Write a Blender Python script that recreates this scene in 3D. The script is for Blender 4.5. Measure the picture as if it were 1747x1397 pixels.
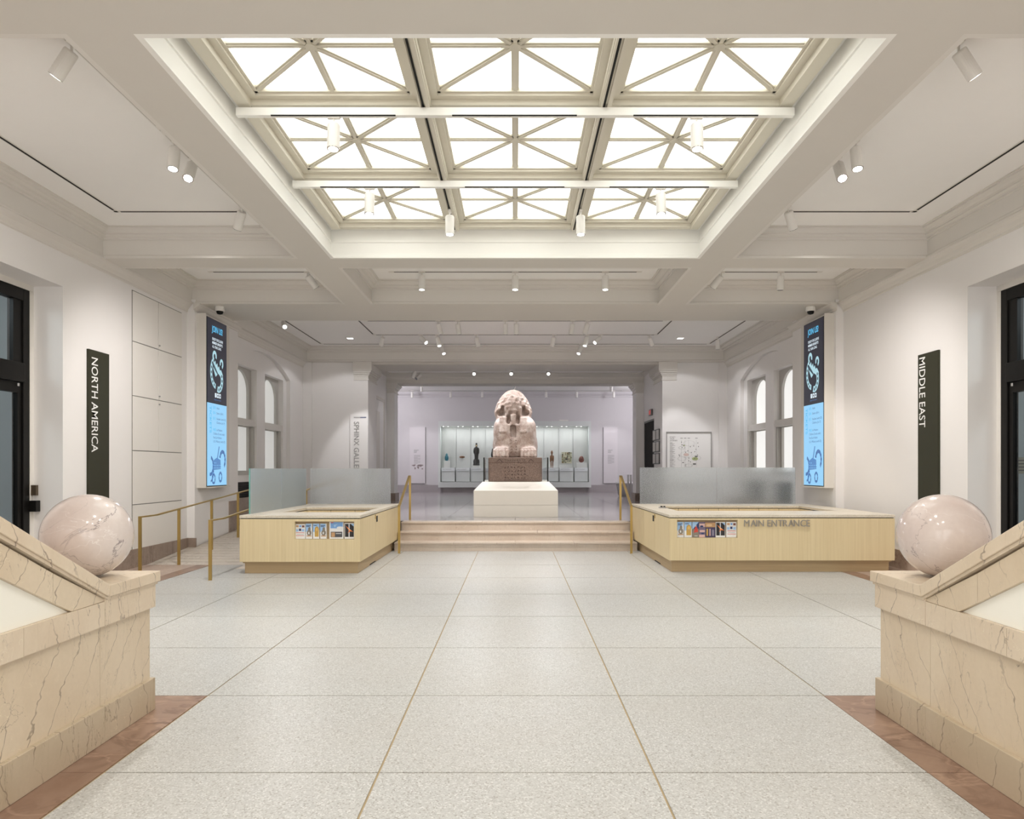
import bpy, bmesh, math, random
import numpy as np
from mathutils import Vector, Matrix
from mathutils.geometry import tessellate_polygon

S = bpy.context.scene
COL = S.collection
for o in list(bpy.data.objects):
    bpy.data.objects.remove(o)
random.seed(7)

# ------------------------------------------------------------------ camera
cam_d = bpy.data.cameras.new('camera')
cam_d.sensor_width = 36.0
cam_d.lens = 36.0 * 1220.0 / 1747.0
cam_d.shift_x = -5.5 / 1747.0
cam_d.shift_y = 101.5 / 1747.0
cam_d.clip_end = 200
cam = bpy.data.objects.new('camera', cam_d)
cam.location = (0, 0, 1.6)
cam.rotation_euler = (math.pi / 2, 0, 0)
COL.objects.link(cam)
S.camera = cam

# ------------------------------------------------------------------ world, exposure
W = bpy.data.worlds.new('world')
S.world = W
W.use_nodes = True
W.node_tree.nodes['Background'].inputs[0].default_value = (1.0, 0.97, 0.93, 1)
W.node_tree.nodes['Background'].inputs[1].default_value = 2.9
S.view_settings.view_transform = 'Standard'
S.view_settings.look = 'None'
S.view_settings.gamma = 1.0
S.view_settings.use_curve_mapping = False
S.view_settings.exposure = 0.1

SKY_L = 2.5        # radiance of the back-lit laylight panes
SPOT = 1.0         # overall power of the track spotlights


# ------------------------------------------------------------------ helpers
class B:
    """collects boxes, bars, prisms, tubes; build() links them as one mesh object"""
    def __init__(s):
        s.v = []; s.f = []

    def add(s, vs, fs):
        n = len(s.v); s.v += [tuple(p) for p in vs]; s.f += [tuple(i + n for i in q) for q in fs]; return s

    def box(s, x0, x1, y0, y1, z0, z1):
        if x0 > x1: x0, x1 = x1, x0
        if y0 > y1: y0, y1 = y1, y0
        if z0 > z1: z0, z1 = z1, z0
        return s.add([(x0, y0, z0), (x1, y0, z0), (x1, y1, z0), (x0, y1, z0), (x0, y0, z1), (x1, y0, z1), (x1, y1, z1), (x0, y1, z1)],
                     [(0, 3, 2, 1), (4, 5, 6, 7), (0, 1, 5, 4), (1, 2, 6, 5), (2, 3, 7, 6), (3, 0, 4, 7)])

    def prism(s, poly, axis, a0, a1):
        """poly of 2D points extruded along axis 0/1/2 between a0 and a1"""
        def P(u, w, a):
            return (a, u, w) if axis == 0 else (u, a, w) if axis == 1 else (u, w, a)
        area = sum(poly[i][0] * poly[(i + 1) % len(poly)][1] - poly[(i + 1) % len(poly)][0] * poly[i][1] for i in range(len(poly)))
        if (area < 0) != (axis == 1): poly = poly[::-1]
        if a0 > a1: a0, a1 = a1, a0
        n = len(poly)
        vs = [P(u, w, a0) for u, w in poly] + [P(u, w, a1) for u, w in poly]
        fs = [tuple(range(n))[::-1], tuple(range(n, 2 * n))] + [(i, (i + 1) % n, n + (i + 1) % n, n + i) for i in range(n)]
        return s.add(vs, fs)

    def bar(s, p0, p1, w, h, up=(0, 0, 1)):
        p0 = Vector(p0); p1 = Vector(p1); d = (p1 - p0).normalized(); up = Vector(up)
        r = d.cross(up).normalized() * (w / 2); u = r.cross(d).normalized() * (h / 2)
        vs = [p + a * r + b * u for p in (p0, p1) for a, b in ((-1, -1), (1, -1), (1, 1), (-1, 1))]
        return s.add(vs, [(0, 1, 2, 3), (7, 6, 5, 4), (0, 4, 5, 1), (1, 5, 6, 2), (2, 6, 7, 3), (3, 7, 4, 0)])

    def tube(s, p0, p1, r0, r1=None, n=16):
        r1 = r0 if r1 is None else r1
        p0 = Vector(p0); p1 = Vector(p1); d = (p1 - p0).normalized()
        a = Vector((1, 0, 0)) if abs(d.x) < .9 else Vector((0, 1, 0))
        x = d.cross(a).normalized(); y = d.cross(x)
        vs = [p + (x * math.cos(t) + y * math.sin(t)) * r for p, r in ((p0, r0), (p1, r1)) for t in [2 * math.pi * i / n for i in range(n)]]
        return s.add(vs, [tuple(range(n))[::-1], tuple(range(n, 2 * n))] + [(i, (i + 1) % n, n + (i + 1) % n, n + i) for i in range(n)])

    def lathe(s, prof, c, n=20):
        """prof: (radius, z) pairs from bottom to top round a vertical axis through c"""
        vs = []; fs = []
        for r, z in prof:
            vs += [(c[0] + r * math.cos(2 * math.pi * i / n), c[1] + r * math.sin(2 * math.pi * i / n), c[2] + z) for i in range(n)]
        for k in range(len(prof) - 1):
            fs += [(k * n + i, k * n + (i + 1) % n, (k + 1) * n + (i + 1) % n, (k + 1) * n + i) for i in range(n)]
        fs += [tuple(range(n))[::-1], tuple(range((len(prof) - 1) * n, len(prof) * n))]
        return s.add(vs, fs)

    def ring(s, x0, x1, y0, y1, prof):
        """mitred moulding round the inside of a rectangle; prof: (inset, z)"""
        vs = []; fs = []
        for d, z in prof:
            vs += [(x0 + d, y0 + d, z), (x1 - d, y0 + d, z), (x1 - d, y1 - d, z), (x0 + d, y1 - d, z)]
        for k in range(len(prof) - 1):
            fs += [(k * 4 + i, k * 4 + (i + 1) % 4, k * 4 + 4 + (i + 1) % 4, k * 4 + 4 + i) for i in range(4)]
        return s.add(vs, fs)

    def holed(s, poly, holes, axis, a, flip=False):
        """flat polygon with holes on the plane axis = a"""
        loops = [poly] + holes
        flat = [p for l in loops for p in l]
        tri = tessellate_polygon([[Vector((p[0], p[1], 0)) for p in l] for l in loops])
        P = lambda u, w: (a, u, w) if axis == 0 else (u, a, w) if axis == 1 else (u, w, a)
        return s.add([P(*p) for p in flat], [t[::-1] if flip else t for t in tri])

    def rim(s, poly, axis, a0, a1):
        """open strip joining the same outline at two depths"""
        P = lambda u, w, a: (a, u, w) if axis == 0 else (u, a, w) if axis == 1 else (u, w, a)
        n = len(poly)
        return s.add([P(u, w, a0) for u, w in poly] + [P(u, w, a1) for u, w in poly], [(i, (i + 1) % n, n + (i + 1) % n, n + i) for i in range(n)])

    def build(s, name, mat, parent=None, smooth=False, bevel=0, mesh=None):
        return link(name, s.v, s.f, mat, parent, smooth, bevel)


def world_of(o):
    p = Vector((0, 0, 0))
    while o is not None:
        p += o.location; o = o.parent
    return p


def link(name, vs, fs, mat, parent=None, smooth=False, bevel=0):
    A = np.array([tuple(v) for v in vs], dtype=float)
    if parent is None:
        org = np.array([(A[:, 0].min() + A[:, 0].max()) / 2, (A[:, 1].min() + A[:, 1].max()) / 2, A[:, 2].min()])
    else:
        org = np.array(world_of(parent))
    me = bpy.data.meshes.new(name)
    me.from_pydata((A - org).tolist(), [], [list(f) for f in fs])
    me.update()
    if mat: me.materials.append(mat)
    if smooth:
        me.polygons.foreach_set('use_smooth', [True] * len(me.polygons))
    o = bpy.data.objects.new(name, me)
    COL.objects.link(o)
    if parent is None: o.location = org
    else: o.parent = parent
    if bevel:
        m = o.modifiers.new('bevel', 'BEVEL'); m.width = bevel; m.segments = 2; m.limit_method = 'ANGLE'
    return o


def thing(name, loc, label, cat, group=None):
    o = bpy.data.objects.new(name, None)
    o.empty_display_size = .1; o.location = loc; COL.objects.link(o)
    return tag(o, label, cat, group)


def tag(o, label, cat=None, group=None, kind=None):
    o['label'] = label
    if cat: o['category'] = cat
    if group: o['group'] = group
    if kind: o['kind'] = kind
    return o


def struct(o, label=None):
    o['kind'] = 'structure'
    if label: o['label'] = label
    return o


def sroot(name, loc, label=None):
    o = bpy.data.objects.new(name, None); o.location = loc; COL.objects.link(o)
    return struct(o, label)


_tc = {}
def text_geo(body, size=1.0, extrude=0.0, bold=0.0):
    """(verts, faces) of one line of lettering, left aligned on its baseline in the xy plane"""
    k = (body, extrude, bold)
    if k not in _tc:
        c = bpy.data.curves.new('t', 'FONT'); c.body = body; c.extrude = extrude; c.offset = bold; c.resolution_u = 3
        o = bpy.data.objects.new('t', c); COL.objects.link(o)
        dg = bpy.context.evaluated_depsgraph_get(); dg.update()
        me = bpy.data.meshes.new_from_object(o.evaluated_get(dg))
        _tc[k] = ([tuple(v.co) for v in me.vertices], [tuple(p.vertices) for p in me.polygons])
        bpy.data.objects.remove(o); bpy.data.curves.remove(c); bpy.data.meshes.remove(me)
    return _tc[k]


def lettering(name, body, org, right, up, width=None, cap=.1, mat=None, parent=None, extrude=0.0, bold=0.0, lift=.003):
    """cap = capital height; width fits the line to a length"""
    vs, fs = text_geo(body, 1, extrude, bold)
    xs = [v[0] for v in vs]; x0 = min(xs); wd = max(xs) - x0
    sy = cap / .69; sx = sy if width is None else width / wd
    r = Vector(right); u = Vector(up); n = r.cross(u); o = Vector(org)
    P = [o + r * (v[0] - x0) * sx + u * v[1] * sy + n * (v[2] * sy + lift + extrude * sy) for v in vs]
    return link(name, P, fs, mat, parent)


def flat(name, pts, org, right, up, mat, parent, lift=.002, thick=.002):
    """thin printed or cut shape, pts in metres on the plane spanned by right and up"""
    r = Vector(right); u = Vector(up); n = r.cross(u); o = Vector(org)
    k = len(pts)
    P = [o + r * a + u * b + n * (lift + thick) for a, b in pts]
    area = sum(pts[i][0] * pts[(i + 1) % k][1] - pts[(i + 1) % k][0] * pts[i][1] for i in range(k))
    f = tuple(range(k)) if area > 0 else tuple(range(k))[::-1]
    return link(name, P, [f], mat, parent)


def rect(x0, y0, x1, y1): return [(x0, y0), (x1, y0), (x1, y1), (x0, y1)]
def oval(cx, cy, rx, ry, n=16, a0=0, a1=2 * math.pi):
    return [(cx + rx * math.cos(a0 + (a1 - a0) * i / n), cy + ry * math.sin(a0 + (a1 - a0) * i / n)) for i in range(n)]


# ------------------------------------------------------------------ materials
_m = {}
def nt(name):
    m = bpy.data.materials.new(name); m.use_nodes = True
    t = m.node_tree; b = t.nodes['Principled BSDF']
    return m, t, b


def mixc(t, fac, a, b):
    n = t.nodes.new('ShaderNodeMix'); n.data_type = 'RGBA'
    for i, v in ((0, fac), (6, a), (7, b)):
        if isinstance(v, (int, float)): n.inputs[i].default_value = v
        elif isinstance(v, tuple): n.inputs[i].default_value = (*v, 1)
        else: t.links.new(v, n.inputs[i])
    return n.outputs[2]


def ramp(t, fac, p0, p1, inv=False):
    n = t.nodes.new('ShaderNodeMapRange'); n.clamp = True
    n.inputs[1].default_value = p0; n.inputs[2].default_value = p1
    if inv: n.inputs[3].default_value = 1; n.inputs[4].default_value = 0
    t.links.new(fac, n.inputs[0]); return n.outputs[0]


def pos(t, scale=(1, 1, 1), rot=(0, 0, 0), obj=False):
    if obj:
        g = t.nodes.new('ShaderNodeTexCoord'); out = g.outputs['Object']
    else:
        g = t.nodes.new('ShaderNodeNewGeometry'); out = g.outputs['Position']
    m = t.nodes.new('ShaderNodeMapping'); m.inputs['Scale'].default_value = scale; m.inputs['Rotation'].default_value = rot
    t.links.new(out, m.inputs[0]); return m.outputs[0]


def noise(t, vec, scale, detail=3, rough=.55, dist=0):
    n = t.nodes.new('ShaderNodeTexNoise'); n.inputs['Scale'].default_value = scale; n.inputs['Detail'].default_value = detail
    n.inputs['Roughness'].default_value = rough; n.inputs['Distortion'].default_value = dist
    t.links.new(vec, n.inputs['Vector']); return n.outputs[0]


def bump(t, b, h, strength=.2, dist=.01):
    n = t.nodes.new('ShaderNodeBump'); n.inputs['Strength'].default_value = strength; n.inputs['Distance'].default_value = dist
    t.links.new(h, n.inputs['Height']); t.links.new(n.outputs[0], b.inputs['Normal'])


def math_(t, op, a, b=None):
    n = t.nodes.new('ShaderNodeMath'); n.operation = op
    for i, v in enumerate((a, b)):
        if v is None: continue
        if isinstance(v, (int, float)): n.inputs[i].default_value = v
        else: t.links.new(v, n.inputs[i])
    return n.outputs[0]


def plain(name, col, rough=.6, metal=0.0, var=.04, vs=3.0, spec=.5):
    if name in _m: return _m[name]
    m, t, b = nt(name)
    n = noise(t, pos(t), vs, 3)
    c = mixc(t, n, tuple(x * (1 - var) for x in col), tuple(min(1, x * (1 + var)) for x in col))
    t.links.new(c, b.inputs['Base Color'])
    b.inputs['Roughness'].default_value = rough; b.inputs['Metallic'].default_value = metal
    b.inputs['Specular IOR Level'].default_value = spec
    _m[name] = m; return m


def emit(name, col, strength, base=None):
    if name in _m: return _m[name]
    m, t, b = nt(name)
    b.inputs['Base Color'].default_value = (*(base or (.02, .02, .02)), 1)
    b.inputs['Emission Color'].default_value = (*col, 1); b.inputs['Emission Strength'].default_value = strength
    b.inputs['Roughness'].default_value = .4
    _m[name] = m; return m


def marble(name, base, light, vein, rough=.35, rot=(.5, .35, .2), stretch=(1, 1, .35), vscale=2.2, width=.012, wave=None):
    if name in _m: return _m[name]
    m, t, b = nt(name)
    p = pos(t)
    cloud = noise(t, pos(t, (1, 1, .5), rot), 1.6, 5, .6, .6)
    c = mixc(t, ramp(t, cloud, .3, .72), base, light)
    fine = noise(t, p, 45, 2)
    c = mixc(t, math_(t, 'MULTIPLY', fine, .18), c, tuple(x * .6 for x in base))
    v1 = noise(t, pos(t, stretch, rot), vscale, 7, .58, .9)
    d1 = math_(t, 'ABSOLUTE', math_(t, 'SUBTRACT', v1, .5))
    mask = noise(t, p, 2.3, 2)
    l1 = math_(t, 'MULTIPLY', ramp(t, d1, 0, width, True), ramp(t, mask, .35, .6))
    c = mixc(t, math_(t, 'MULTIPLY', l1, .8), c, vein)
    v2 = noise(t, pos(t, (.6, 1, 1.6), (rot[1], rot[2], rot[0])), vscale * 1.3, 4, .5, .5)
    d2 = math_(t, 'ABSOLUTE', math_(t, 'SUBTRACT', v2, .52))
    c = mixc(t, math_(t, 'MULTIPLY', ramp(t, d2, 0, width * .45, True), .35), c, tuple(min(1, x * 1.5) for x in light))
    if wave:
        sx = t.nodes.new('ShaderNodeSeparateXYZ'); t.links.new(p, sx.inputs[0])
        cy_, cz_, ws = wave
        u = math_(t, 'ADD', math_(t, 'MULTIPLY', sx.outputs[1], cy_), math_(t, 'MULTIPLY', sx.outputs[2], cz_))
        cb_ = t.nodes.new('ShaderNodeCombineXYZ')
        t.links.new(u, cb_.inputs[0]); t.links.new(sx.outputs[2], cb_.inputs[1]); t.links.new(sx.outputs[0], cb_.inputs[2])
        wv = t.nodes.new('ShaderNodeTexWave'); wv.inputs['Scale'].default_value = ws; wv.inputs['Distortion'].default_value = 5
        wv.inputs['Detail'].default_value = 4; wv.inputs['Detail Scale'].default_value = 1.6; wv.inputs['Detail Roughness'].default_value = .62
        t.links.new(cb_.outputs[0], wv.inputs['Vector'])
        mk = noise(t, p, 3.1, 3)
        ln = math_(t, 'MULTIPLY', ramp(t, wv.outputs['Fac'], .9945, .9996), ramp(t, mk, .38, .55))
        c = mixc(t, math_(t, 'MULTIPLY', ln, .75), c, vein)
    t.links.new(c, b.inputs['Base Color']); b.inputs['Roughness'].default_value = rough
    _m[name] = m; return m


def terrazzo():
    m, t, b = nt('terrazzo')
    p = pos(t)
    v = t.nodes.new('ShaderNodeTexVoronoi'); v.inputs['Scale'].default_value = 130
    t.links.new(p, v.inputs['Vector'])
    sep = t.nodes.new('ShaderNodeSeparateColor'); t.links.new(v.outputs['Color'], sep.inputs[0])
    c = mixc(t, ramp(t, sep.outputs[0], .0, 1.0), (.43, .435, .425), (.54, .545, .535))
    c = mixc(t, ramp(t, sep.outputs[1], .86, .9), c, (.345, .335, .315))
    c = mixc(t, ramp(t, sep.outputs[2], .88, .92), c, (.62, .625, .615))
    big = noise(t, p, .9, 4)
    c = mixc(t, math_(t, 'MULTIPLY', ramp(t, big, .4, .75), .25), c, (.43, .405, .36))
    t.links.new(c, b.inputs['Base Color']); b.inputs['Roughness'].default_value = .36
    b.inputs['Specular IOR Level'].default_value = .35
    return m


def oak(name, vertical=True, base=(.66, .53, .305), light=(.755, .63, .395)):
    if name in _m: return _m[name]
    m, t, b = nt(name)
    s = (38, 38, .7) if vertical else (.7, .7, 38)
    n1 = noise(t, pos(t, s), 1.0, 4, .6)
    n2 = noise(t, pos(t, tuple(x * 3.5 for x in s)), 1.0, 2)
    big = noise(t, pos(t, (2.2, 2.2, .1)), 1.0, 2)
    c = mixc(t, ramp(t, n1, .25, .75), base, light)
    c = mixc(t, math_(t, 'MULTIPLY', ramp(t, n2, .55, .75), .28), c, tuple(x * .72 for x in base))
    c = mixc(t, math_(t, 'MULTIPLY', big, .25), c, tuple(x * 1.12 for x in light))
    t.links.new(c, b.inputs['Base Color']); b.inputs['Roughness'].default_value = .5
    _m[name] = m; return m


def granite(name, a, b_, dark, pale=None, z0=0, z1=1, rough=.55, scale=140):
    if name in _m: return _m[name]
    m, t, b = nt(name)
    p = pos(t)
    v = t.nodes.new('ShaderNodeTexVoronoi'); v.inputs['Scale'].default_value = scale
    t.links.new(p, v.inputs['Vector'])
    sep = t.nodes.new('ShaderNodeSeparateColor'); t.links.new(v.outputs['Color'], sep.inputs[0])
    c = mixc(t, sep.outputs[0], a, b_)
    c = mixc(t, ramp(t, sep.outputs[1], .74, .8), c, dark)
    n = noise(t, p, 2.6, 4)
    c = mixc(t, math_(t, 'MULTIPLY', ramp(t, n, .45, .7), .45), c, tuple(x * .72 for x in a))
    if pale:
        n3 = noise(t, p, 7, 4)
        c = mixc(t, ramp(t, n3, .42, .7), c, pale)
    t.links.new(c, b.inputs['Base Color']); b.inputs['Roughness'].default_value = rough
    bump(t, b, noise(t, p, 40, 3), .35, .02)
    _m[name] = m; return m


def glass_clear(name, tint=(.93, .96, .95), refl=.06, ior=1.35):
    if name in _m: return _m[name]
    m = bpy.data.materials.new(name); m.use_nodes = True; t = m.node_tree
    t.nodes.clear()
    out = t.nodes.new('ShaderNodeOutputMaterial'); mx = t.nodes.new('ShaderNodeMixShader')
    tr = t.nodes.new('ShaderNodeBsdfTransparent'); gl = t.nodes.new('ShaderNodeBsdfGlossy')
    tr.inputs[0].default_value = (*tint, 1); gl.inputs['Roughness'].default_value = .02
    fr = t.nodes.new('ShaderNodeFresnel'); fr.inputs[0].default_value = ior
    gg = t.nodes.new('ShaderNodeNewGeometry')
    front = math_(t, 'SUBTRACT', 1.0, gg.outputs['Backfacing'])      # reflect on the entry face only
    t.links.new(math_(t, 'MULTIPLY', math_(t, 'ADD', fr.outputs[0], refl - .02), front), mx.inputs[0]); t.links.new(tr.outputs[0], mx.inputs[1]); t.links.new(gl.outputs[0], mx.inputs[2])
    t.links.new(mx.outputs[0], out.inputs[0])
    _m[name] = m; return m


def glass_reeded(name):
    """frosted, vertically reeded glass"""
    if name in _m: return _m[name]
    m, t, b = nt(name)
    b.inputs['Base Color'].default_value = (.90, .95, .97, 1)
    b.inputs['Roughness'].default_value = .24; b.inputs['IOR'].default_value = 1.25
    b.inputs['Transmission Weight'].default_value = .90
    b.inputs['Specular IOR Level'].default_value = .6
    sx = t.nodes.new('ShaderNodeSeparateXYZ')
    t.links.new(pos(t, (1, 1, 1)), sx.inputs[0])
    s = math_(t, 'SINE', math_(t, 'MULTIPLY', math_(t, 'ADD', sx.outputs[0], sx.outputs[1]), 260))
    bump(t, b, s, .16, .003)
    _m[name] = m; return m


PAINT = plain('paint_offwhite', (.82, .80, .785), .65, var=.012)
CEILP = plain('paint_coffer_lit', (.91, .895, .87), .75, var=.01)  # lighter than the beams: part whiter paint, part light put into the colour
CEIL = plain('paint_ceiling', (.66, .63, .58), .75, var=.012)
TRIM = plain('paint_trim', (.71, .68, .635), .6, var=.012)
WELL = plain('paint_white', (.90, .89, .85), .55, var=.01)
LILAC = plain('paint_gallery', (.64, .615, .625), .7, var=.012)
BARS = plain('skylight_bar_paint', (.70, .66, .56), .5, var=.03)
WHITE = plain('white_enamel', (.82, .80, .76), .4, var=.01)
BLACK = plain('black_metal', (.006, .0055, .005), .4, var=.1, spec=.2)
SLOT = plain('track_slot_black', (.01, .01, .01), .8)
BRASS = plain('brass', (.48, .34, .12), .38, metal=.85, var=.08)
CHROME = plain('chrome', (.6, .6, .6), .15, metal=1.0)
STEEL = plain('brushed_steel', (.42, .41, .40), .35, metal=.9)
LENS = emit('lamp_lens', (1.0, .97, .93), 9.0)
DEADLENS = plain('unlit_lens', (.30, .30, .32), .25)
TERR = terrazzo()
GROUT = plain('grout', (.40, .31, .18), .8, var=.15, vs=9)
REDM = marble('red_marble', (.235, .135, .092), (.37, .25, .185), (.15, .08, .055), .3, stretch=(1, 1, 1), vscale=3, width=.05)
PINKM = marble('pink_marble', (.47, .36, .29), (.56, .45, .38), (.30, .18, .14), .35, stretch=(1, 1, 1), vscale=3, width=.03)
BEIGE = marble('beige_marble', (.64, .52, .375), (.74, .635, .49), (.20, .15, .105), .38, rot=(.75, .1, .3), stretch=(1.2, 1.6, .45), vscale=2.3, width=.0025, wave=(.85, -.5, 2.0))
BEIGE2 = marble('beige_marble_band', (.66, .54, .40), (.76, .655, .52), (.20, .15, .11), .38, rot=(.1, .2, .9), stretch=(.7, 1.6, .5), vscale=2.6, width=.004, wave=(.95, .3, 1.7))
PLINM = marble('plinth_marble', (.48, .385, .265), (.58, .485, .36), (.18, .13, .09), .4, rot=(.2, .1, .3), stretch=(1.4, 1.4, .3), vscale=2.0, width=.004, wave=(.95, .2, 1.6))
BASEM = marble('brown_base_marble', (.28, .21, .165), (.37, .29, .24), (.15, .11, .09), .4, vscale=3, width=.02)
BALLM = marble('pale_pink_marble', (.63, .53, .495), (.75, .685, .655), (.15, .115, .125), .14, rot=(.9, .5, .2), stretch=(1, 1, .8), vscale=2.4, width=.007)
STEPM = marble('step_marble', (.52, .43, .355), (.62, .54, .465), (.36, .28, .225), .4, stretch=(2.4, 1, .35), vscale=2.6, width=.006)
OAK = oak('oak_veneer')
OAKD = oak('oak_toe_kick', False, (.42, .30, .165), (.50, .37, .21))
SOLID = granite('counter_quartz', (.72, .66, .55), (.80, .74, .63), (.55, .48, .36), rough=.35, scale=240)
REED = glass_reeded('reeded_glass')
def glass_frosted():
    m, t, b = nt('frosted_glass')
    c = mixc(t, noise(t, pos(t), 60, 2), (.82, .91, .94), (.88, .95, .97))
    t.links.new(c, b.inputs['Base Color']); b.inputs['Roughness'].default_value = .34; b.inputs['IOR'].default_value = 1.25
    b.inputs['Transmission Weight'].default_value = .84
    return m
FROST = glass_frosted()
CLEAR = glass_clear('clear_glass')
CASEG = glass_clear('case_glass', (.97, .985, .98), .022, 1.1)
GREENEDGE = plain('glass_edge_green', (.16, .42, .38), .2, var=.05)
SIGNG = plain('sign_dark_olive', (.036, .036, .022), .5, var=.05, spec=.2)
TXTW = plain('lettering_white', (.85, .85, .83), .5)
TXTK = plain('lettering_grey', (.16, .15, .15), .6)
TXTL = plain('lettering_pale_grey', (.42, .41, .41), .6)

# ================================================================== STRUCTURE
WX = 6.2          # half width of the hall
ZB = 4.72         # underside of the ceiling beams
ZC = 5.15         # coffer ceilings
UP = 0.51         # raised floor level
RY = 20.95        # wall with the opening to the gallery beyond
BY = 33.6         # far wall

# ---- floor of separate terrazzo slabs over grout
floor = struct(B().box(-6.9, 6.9, -3.2, 15.1, -.12, -.006).build('floor', GROUT), 'pale speckled terrazzo floor of large square slabs with tan joints')
xs = [-5.07, -3.62, -2.17, -.72, .73, 2.18, 3.63, 5.08]
ys = [-3.1, -1.75, -.4, .95, 2.4, 3.77, 5.05, 6.40, 7.77, 9.14, 10.52, 11.94, 13.9]
g = .006
for j in range(len(ys) - 1):
    for i in range(len(xs) - 1):
        if ys[j] < 5.0 and (i < 2 or i > 4): continue
        y0, y1 = ys[j], ys[j + 1]
        if i < 1 and y0 > 11.5: continue
        B().box(xs[i] + g, xs[i + 1] - g, y0 + g, y1 - g, -.1, 0).build('floor_slab', TERR, floor)
for s in (-1, 1):
    for j in range(len(ys) - 1):
        y0, y1 = ys[j], ys[j + 1]
        if y0 < 5.0:
            B().box(s * (2.175 + g / 2), s * 2.72, y0 + .002, y1 - .002, -.1, 0).build('red_border_slab', REDM, floor)
            B().box(s * 2.724, s * 6.6, y0 + .002, y1 - .002, -.1, 0).build('red_border_slab', REDM, floor)
        else:
            if y0 > 11.5 and s < 0: continue
            if y0 > 13: continue
            B().box(s * (5.075 + g / 2), s * 5.30, y0 + .002, y1 - .002, -.1, 0).build('dark_border_slab', REDM, floor)
            B().box(s * 5.304, s * 6.6, y0 + .002, y1 - .002, -.1, 0).build('pink_border_slab', PINKM, floor)
B().box(5.08, 6.6, 13.905, 14.6, -.1, 0).build('pink_border_slab', PINKM, floor)
B().box(2.19, 5.07, 13.906, 14.6, -.1, 0).build('floor_slab', TERR, floor)
B().box(-2.17, 2.18, 13.906, 14.6, -.1, 0).build('floor_slab', TERR, floor)

# ---- raised polished floor beyond the steps
def polished():
    m, t, b = nt('polished_grey_stone')
    p = pos(t)
    n1 = noise(t, pos(t, (.25, 2.2, 1)), 1.6, 5, .6, .4)
    c = mixc(t, ramp(t, n1, .3, .7), (.33, .305, .305), (.46, .43, .425))
    t.links.new(c, b.inputs['Base Color']); b.inputs['Roughness'].default_value = .16
    b.inputs['Specular IOR Level'].default_value = .6
    return m
POLI = polished()
uf = struct(B().box(-4.33, 6.4, 15.11, 34, 0, UP - .012).box(-6.4, -4.33, 18.06, 34, 0, UP - .012).box(-8, -6.4, 25, 34, 0, UP - .012).box(6.4, 8, 25, 34, 0, UP - .012).build('floor_upper', plain('dark_joint', (.12, .11, .11), .7)),
            'polished grey violet stone floor raised above the steps')
yy = 15.12
while yy < BY:
    y1 = min(yy + 1.55, BY)
    for i in range(10):
        x0 = -7.55 + i * 1.51; x1 = x0 + 1.51
        if yy < 25.2:
            x0 = max(x0, -4.32 if yy < 18 else -6.2); x1 = min(x1, 6.2)
        if x1 - x0 < .1: continue
        B().box(x0 + .003, x1 - .003, yy + .003, y1 - .003, UP - .02, UP).build('polished_slab', POLI, uf)
    yy = y1

# ---- ceiling beams and coffers
holes = [(-6.08, -3.27, 5.18, 10.57), (-2.69, 2.69, 5.18, 10.57), (3.27, 6.08, 5.18, 10.57),
         (-6.08, -3.27, 11.13, 13.50), (-2.69, 2.69, 11.13, 13.50), (3.27, 6.08, 11.13, 13.50), (-6.02, 6.02, 15.05, 20.72)]
EX = .05
cb = B()
gx = sorted({-6.45, 6.45} | {v for h in holes for v in (h[0] - EX, h[1] + EX)})
gy = sorted({-3.2, RY} | {v for h in holes for v in (h[2] - EX, h[3] + EX)})
gx = [-6.45] + [x for x in gx if -6.2 < x < 6.2] + [6.45]
for j in range(len(gy) - 1):
    run = None
    for i in range(len(gx) - 1):
        cx = (gx[i] + gx[i + 1]) / 2; cy = (gy[j] + gy[j + 1]) / 2
        inside = any(h[0] - EX < cx < h[1] + EX and h[2] - EX < cy < h[3] + EX for h in holes)
        if not inside:
            run = gx[i] if run is None else run
        if run is not None and (inside or i == len(gx) - 2):
            cb.box(run, gx[i] if inside else gx[i + 1], gy[j], gy[j + 1], ZB, 5.4); run = None
cb.box(-8.2, 8.2, -3.2, 34.2, 5.75, 5.9)                                      # unseen cover slab, added to block world light from above
cb.box(-6.45, 6.45, -3.2, -3.0, 5.4, 5.75).box(-8.2, 8.2, 33.9, 34.2, 5.2, 5.75)
cb.box(-2.8, 2.8, 5.08, 5.12, 5.4, 5.75).box(-2.8, 2.8, 10.63, 10.67, 5.4, 5.75).box(-2.8, -2.76, 5.08, 10.67, 5.4, 5.75).box(2.76, 2.8, 5.08, 10.67, 5.4, 5.75)
cb.box(-4.45, 4.45, RY, 22.35, 4.66, 5.4).box(-4.45, 4.45, 22.35, 24.45, 4.87, 5.4).box(-4.45, 4.45, 24.45, 25.25, 4.52, 5.75)
cb.box(-8.2, 8.2, 25.25, 34.0, 5.22, 5.75)
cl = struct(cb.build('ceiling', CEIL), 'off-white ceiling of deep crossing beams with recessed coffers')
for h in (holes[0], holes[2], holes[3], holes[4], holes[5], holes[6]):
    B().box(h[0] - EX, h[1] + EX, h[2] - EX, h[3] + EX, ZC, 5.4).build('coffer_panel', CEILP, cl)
B().box(-4.40, 4.40, 22.36, 24.44, 4.868, 4.90).build('coffer_panel', CEILP, cl)
B().box(-7.6, 7.6, 25.26, BY, 5.218, 5.25).build('coffer_panel', CEILP, cl)
PROF = [(-EX, 4.72), (0, 4.72), (0, 4.742), (-.022, 4.748), (-.022, 4.762), (-.034, 4.772), (-.034, 4.99), (-.014, 4.998), (-.014, 5.024), (.01, 5.032), (.03, 5.05),
        (.03, 5.064), (.06, 5.074), (.085, 5.10), (.12, 5.118), (.12, 5.135), (.15, 5.138), (.15, 5.152)]
tn = 0
def trim(bb, mat, label=None):
    global tn
    tn += 1
    return struct(bb.build('trim_%d' % tn, mat), label)
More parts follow.
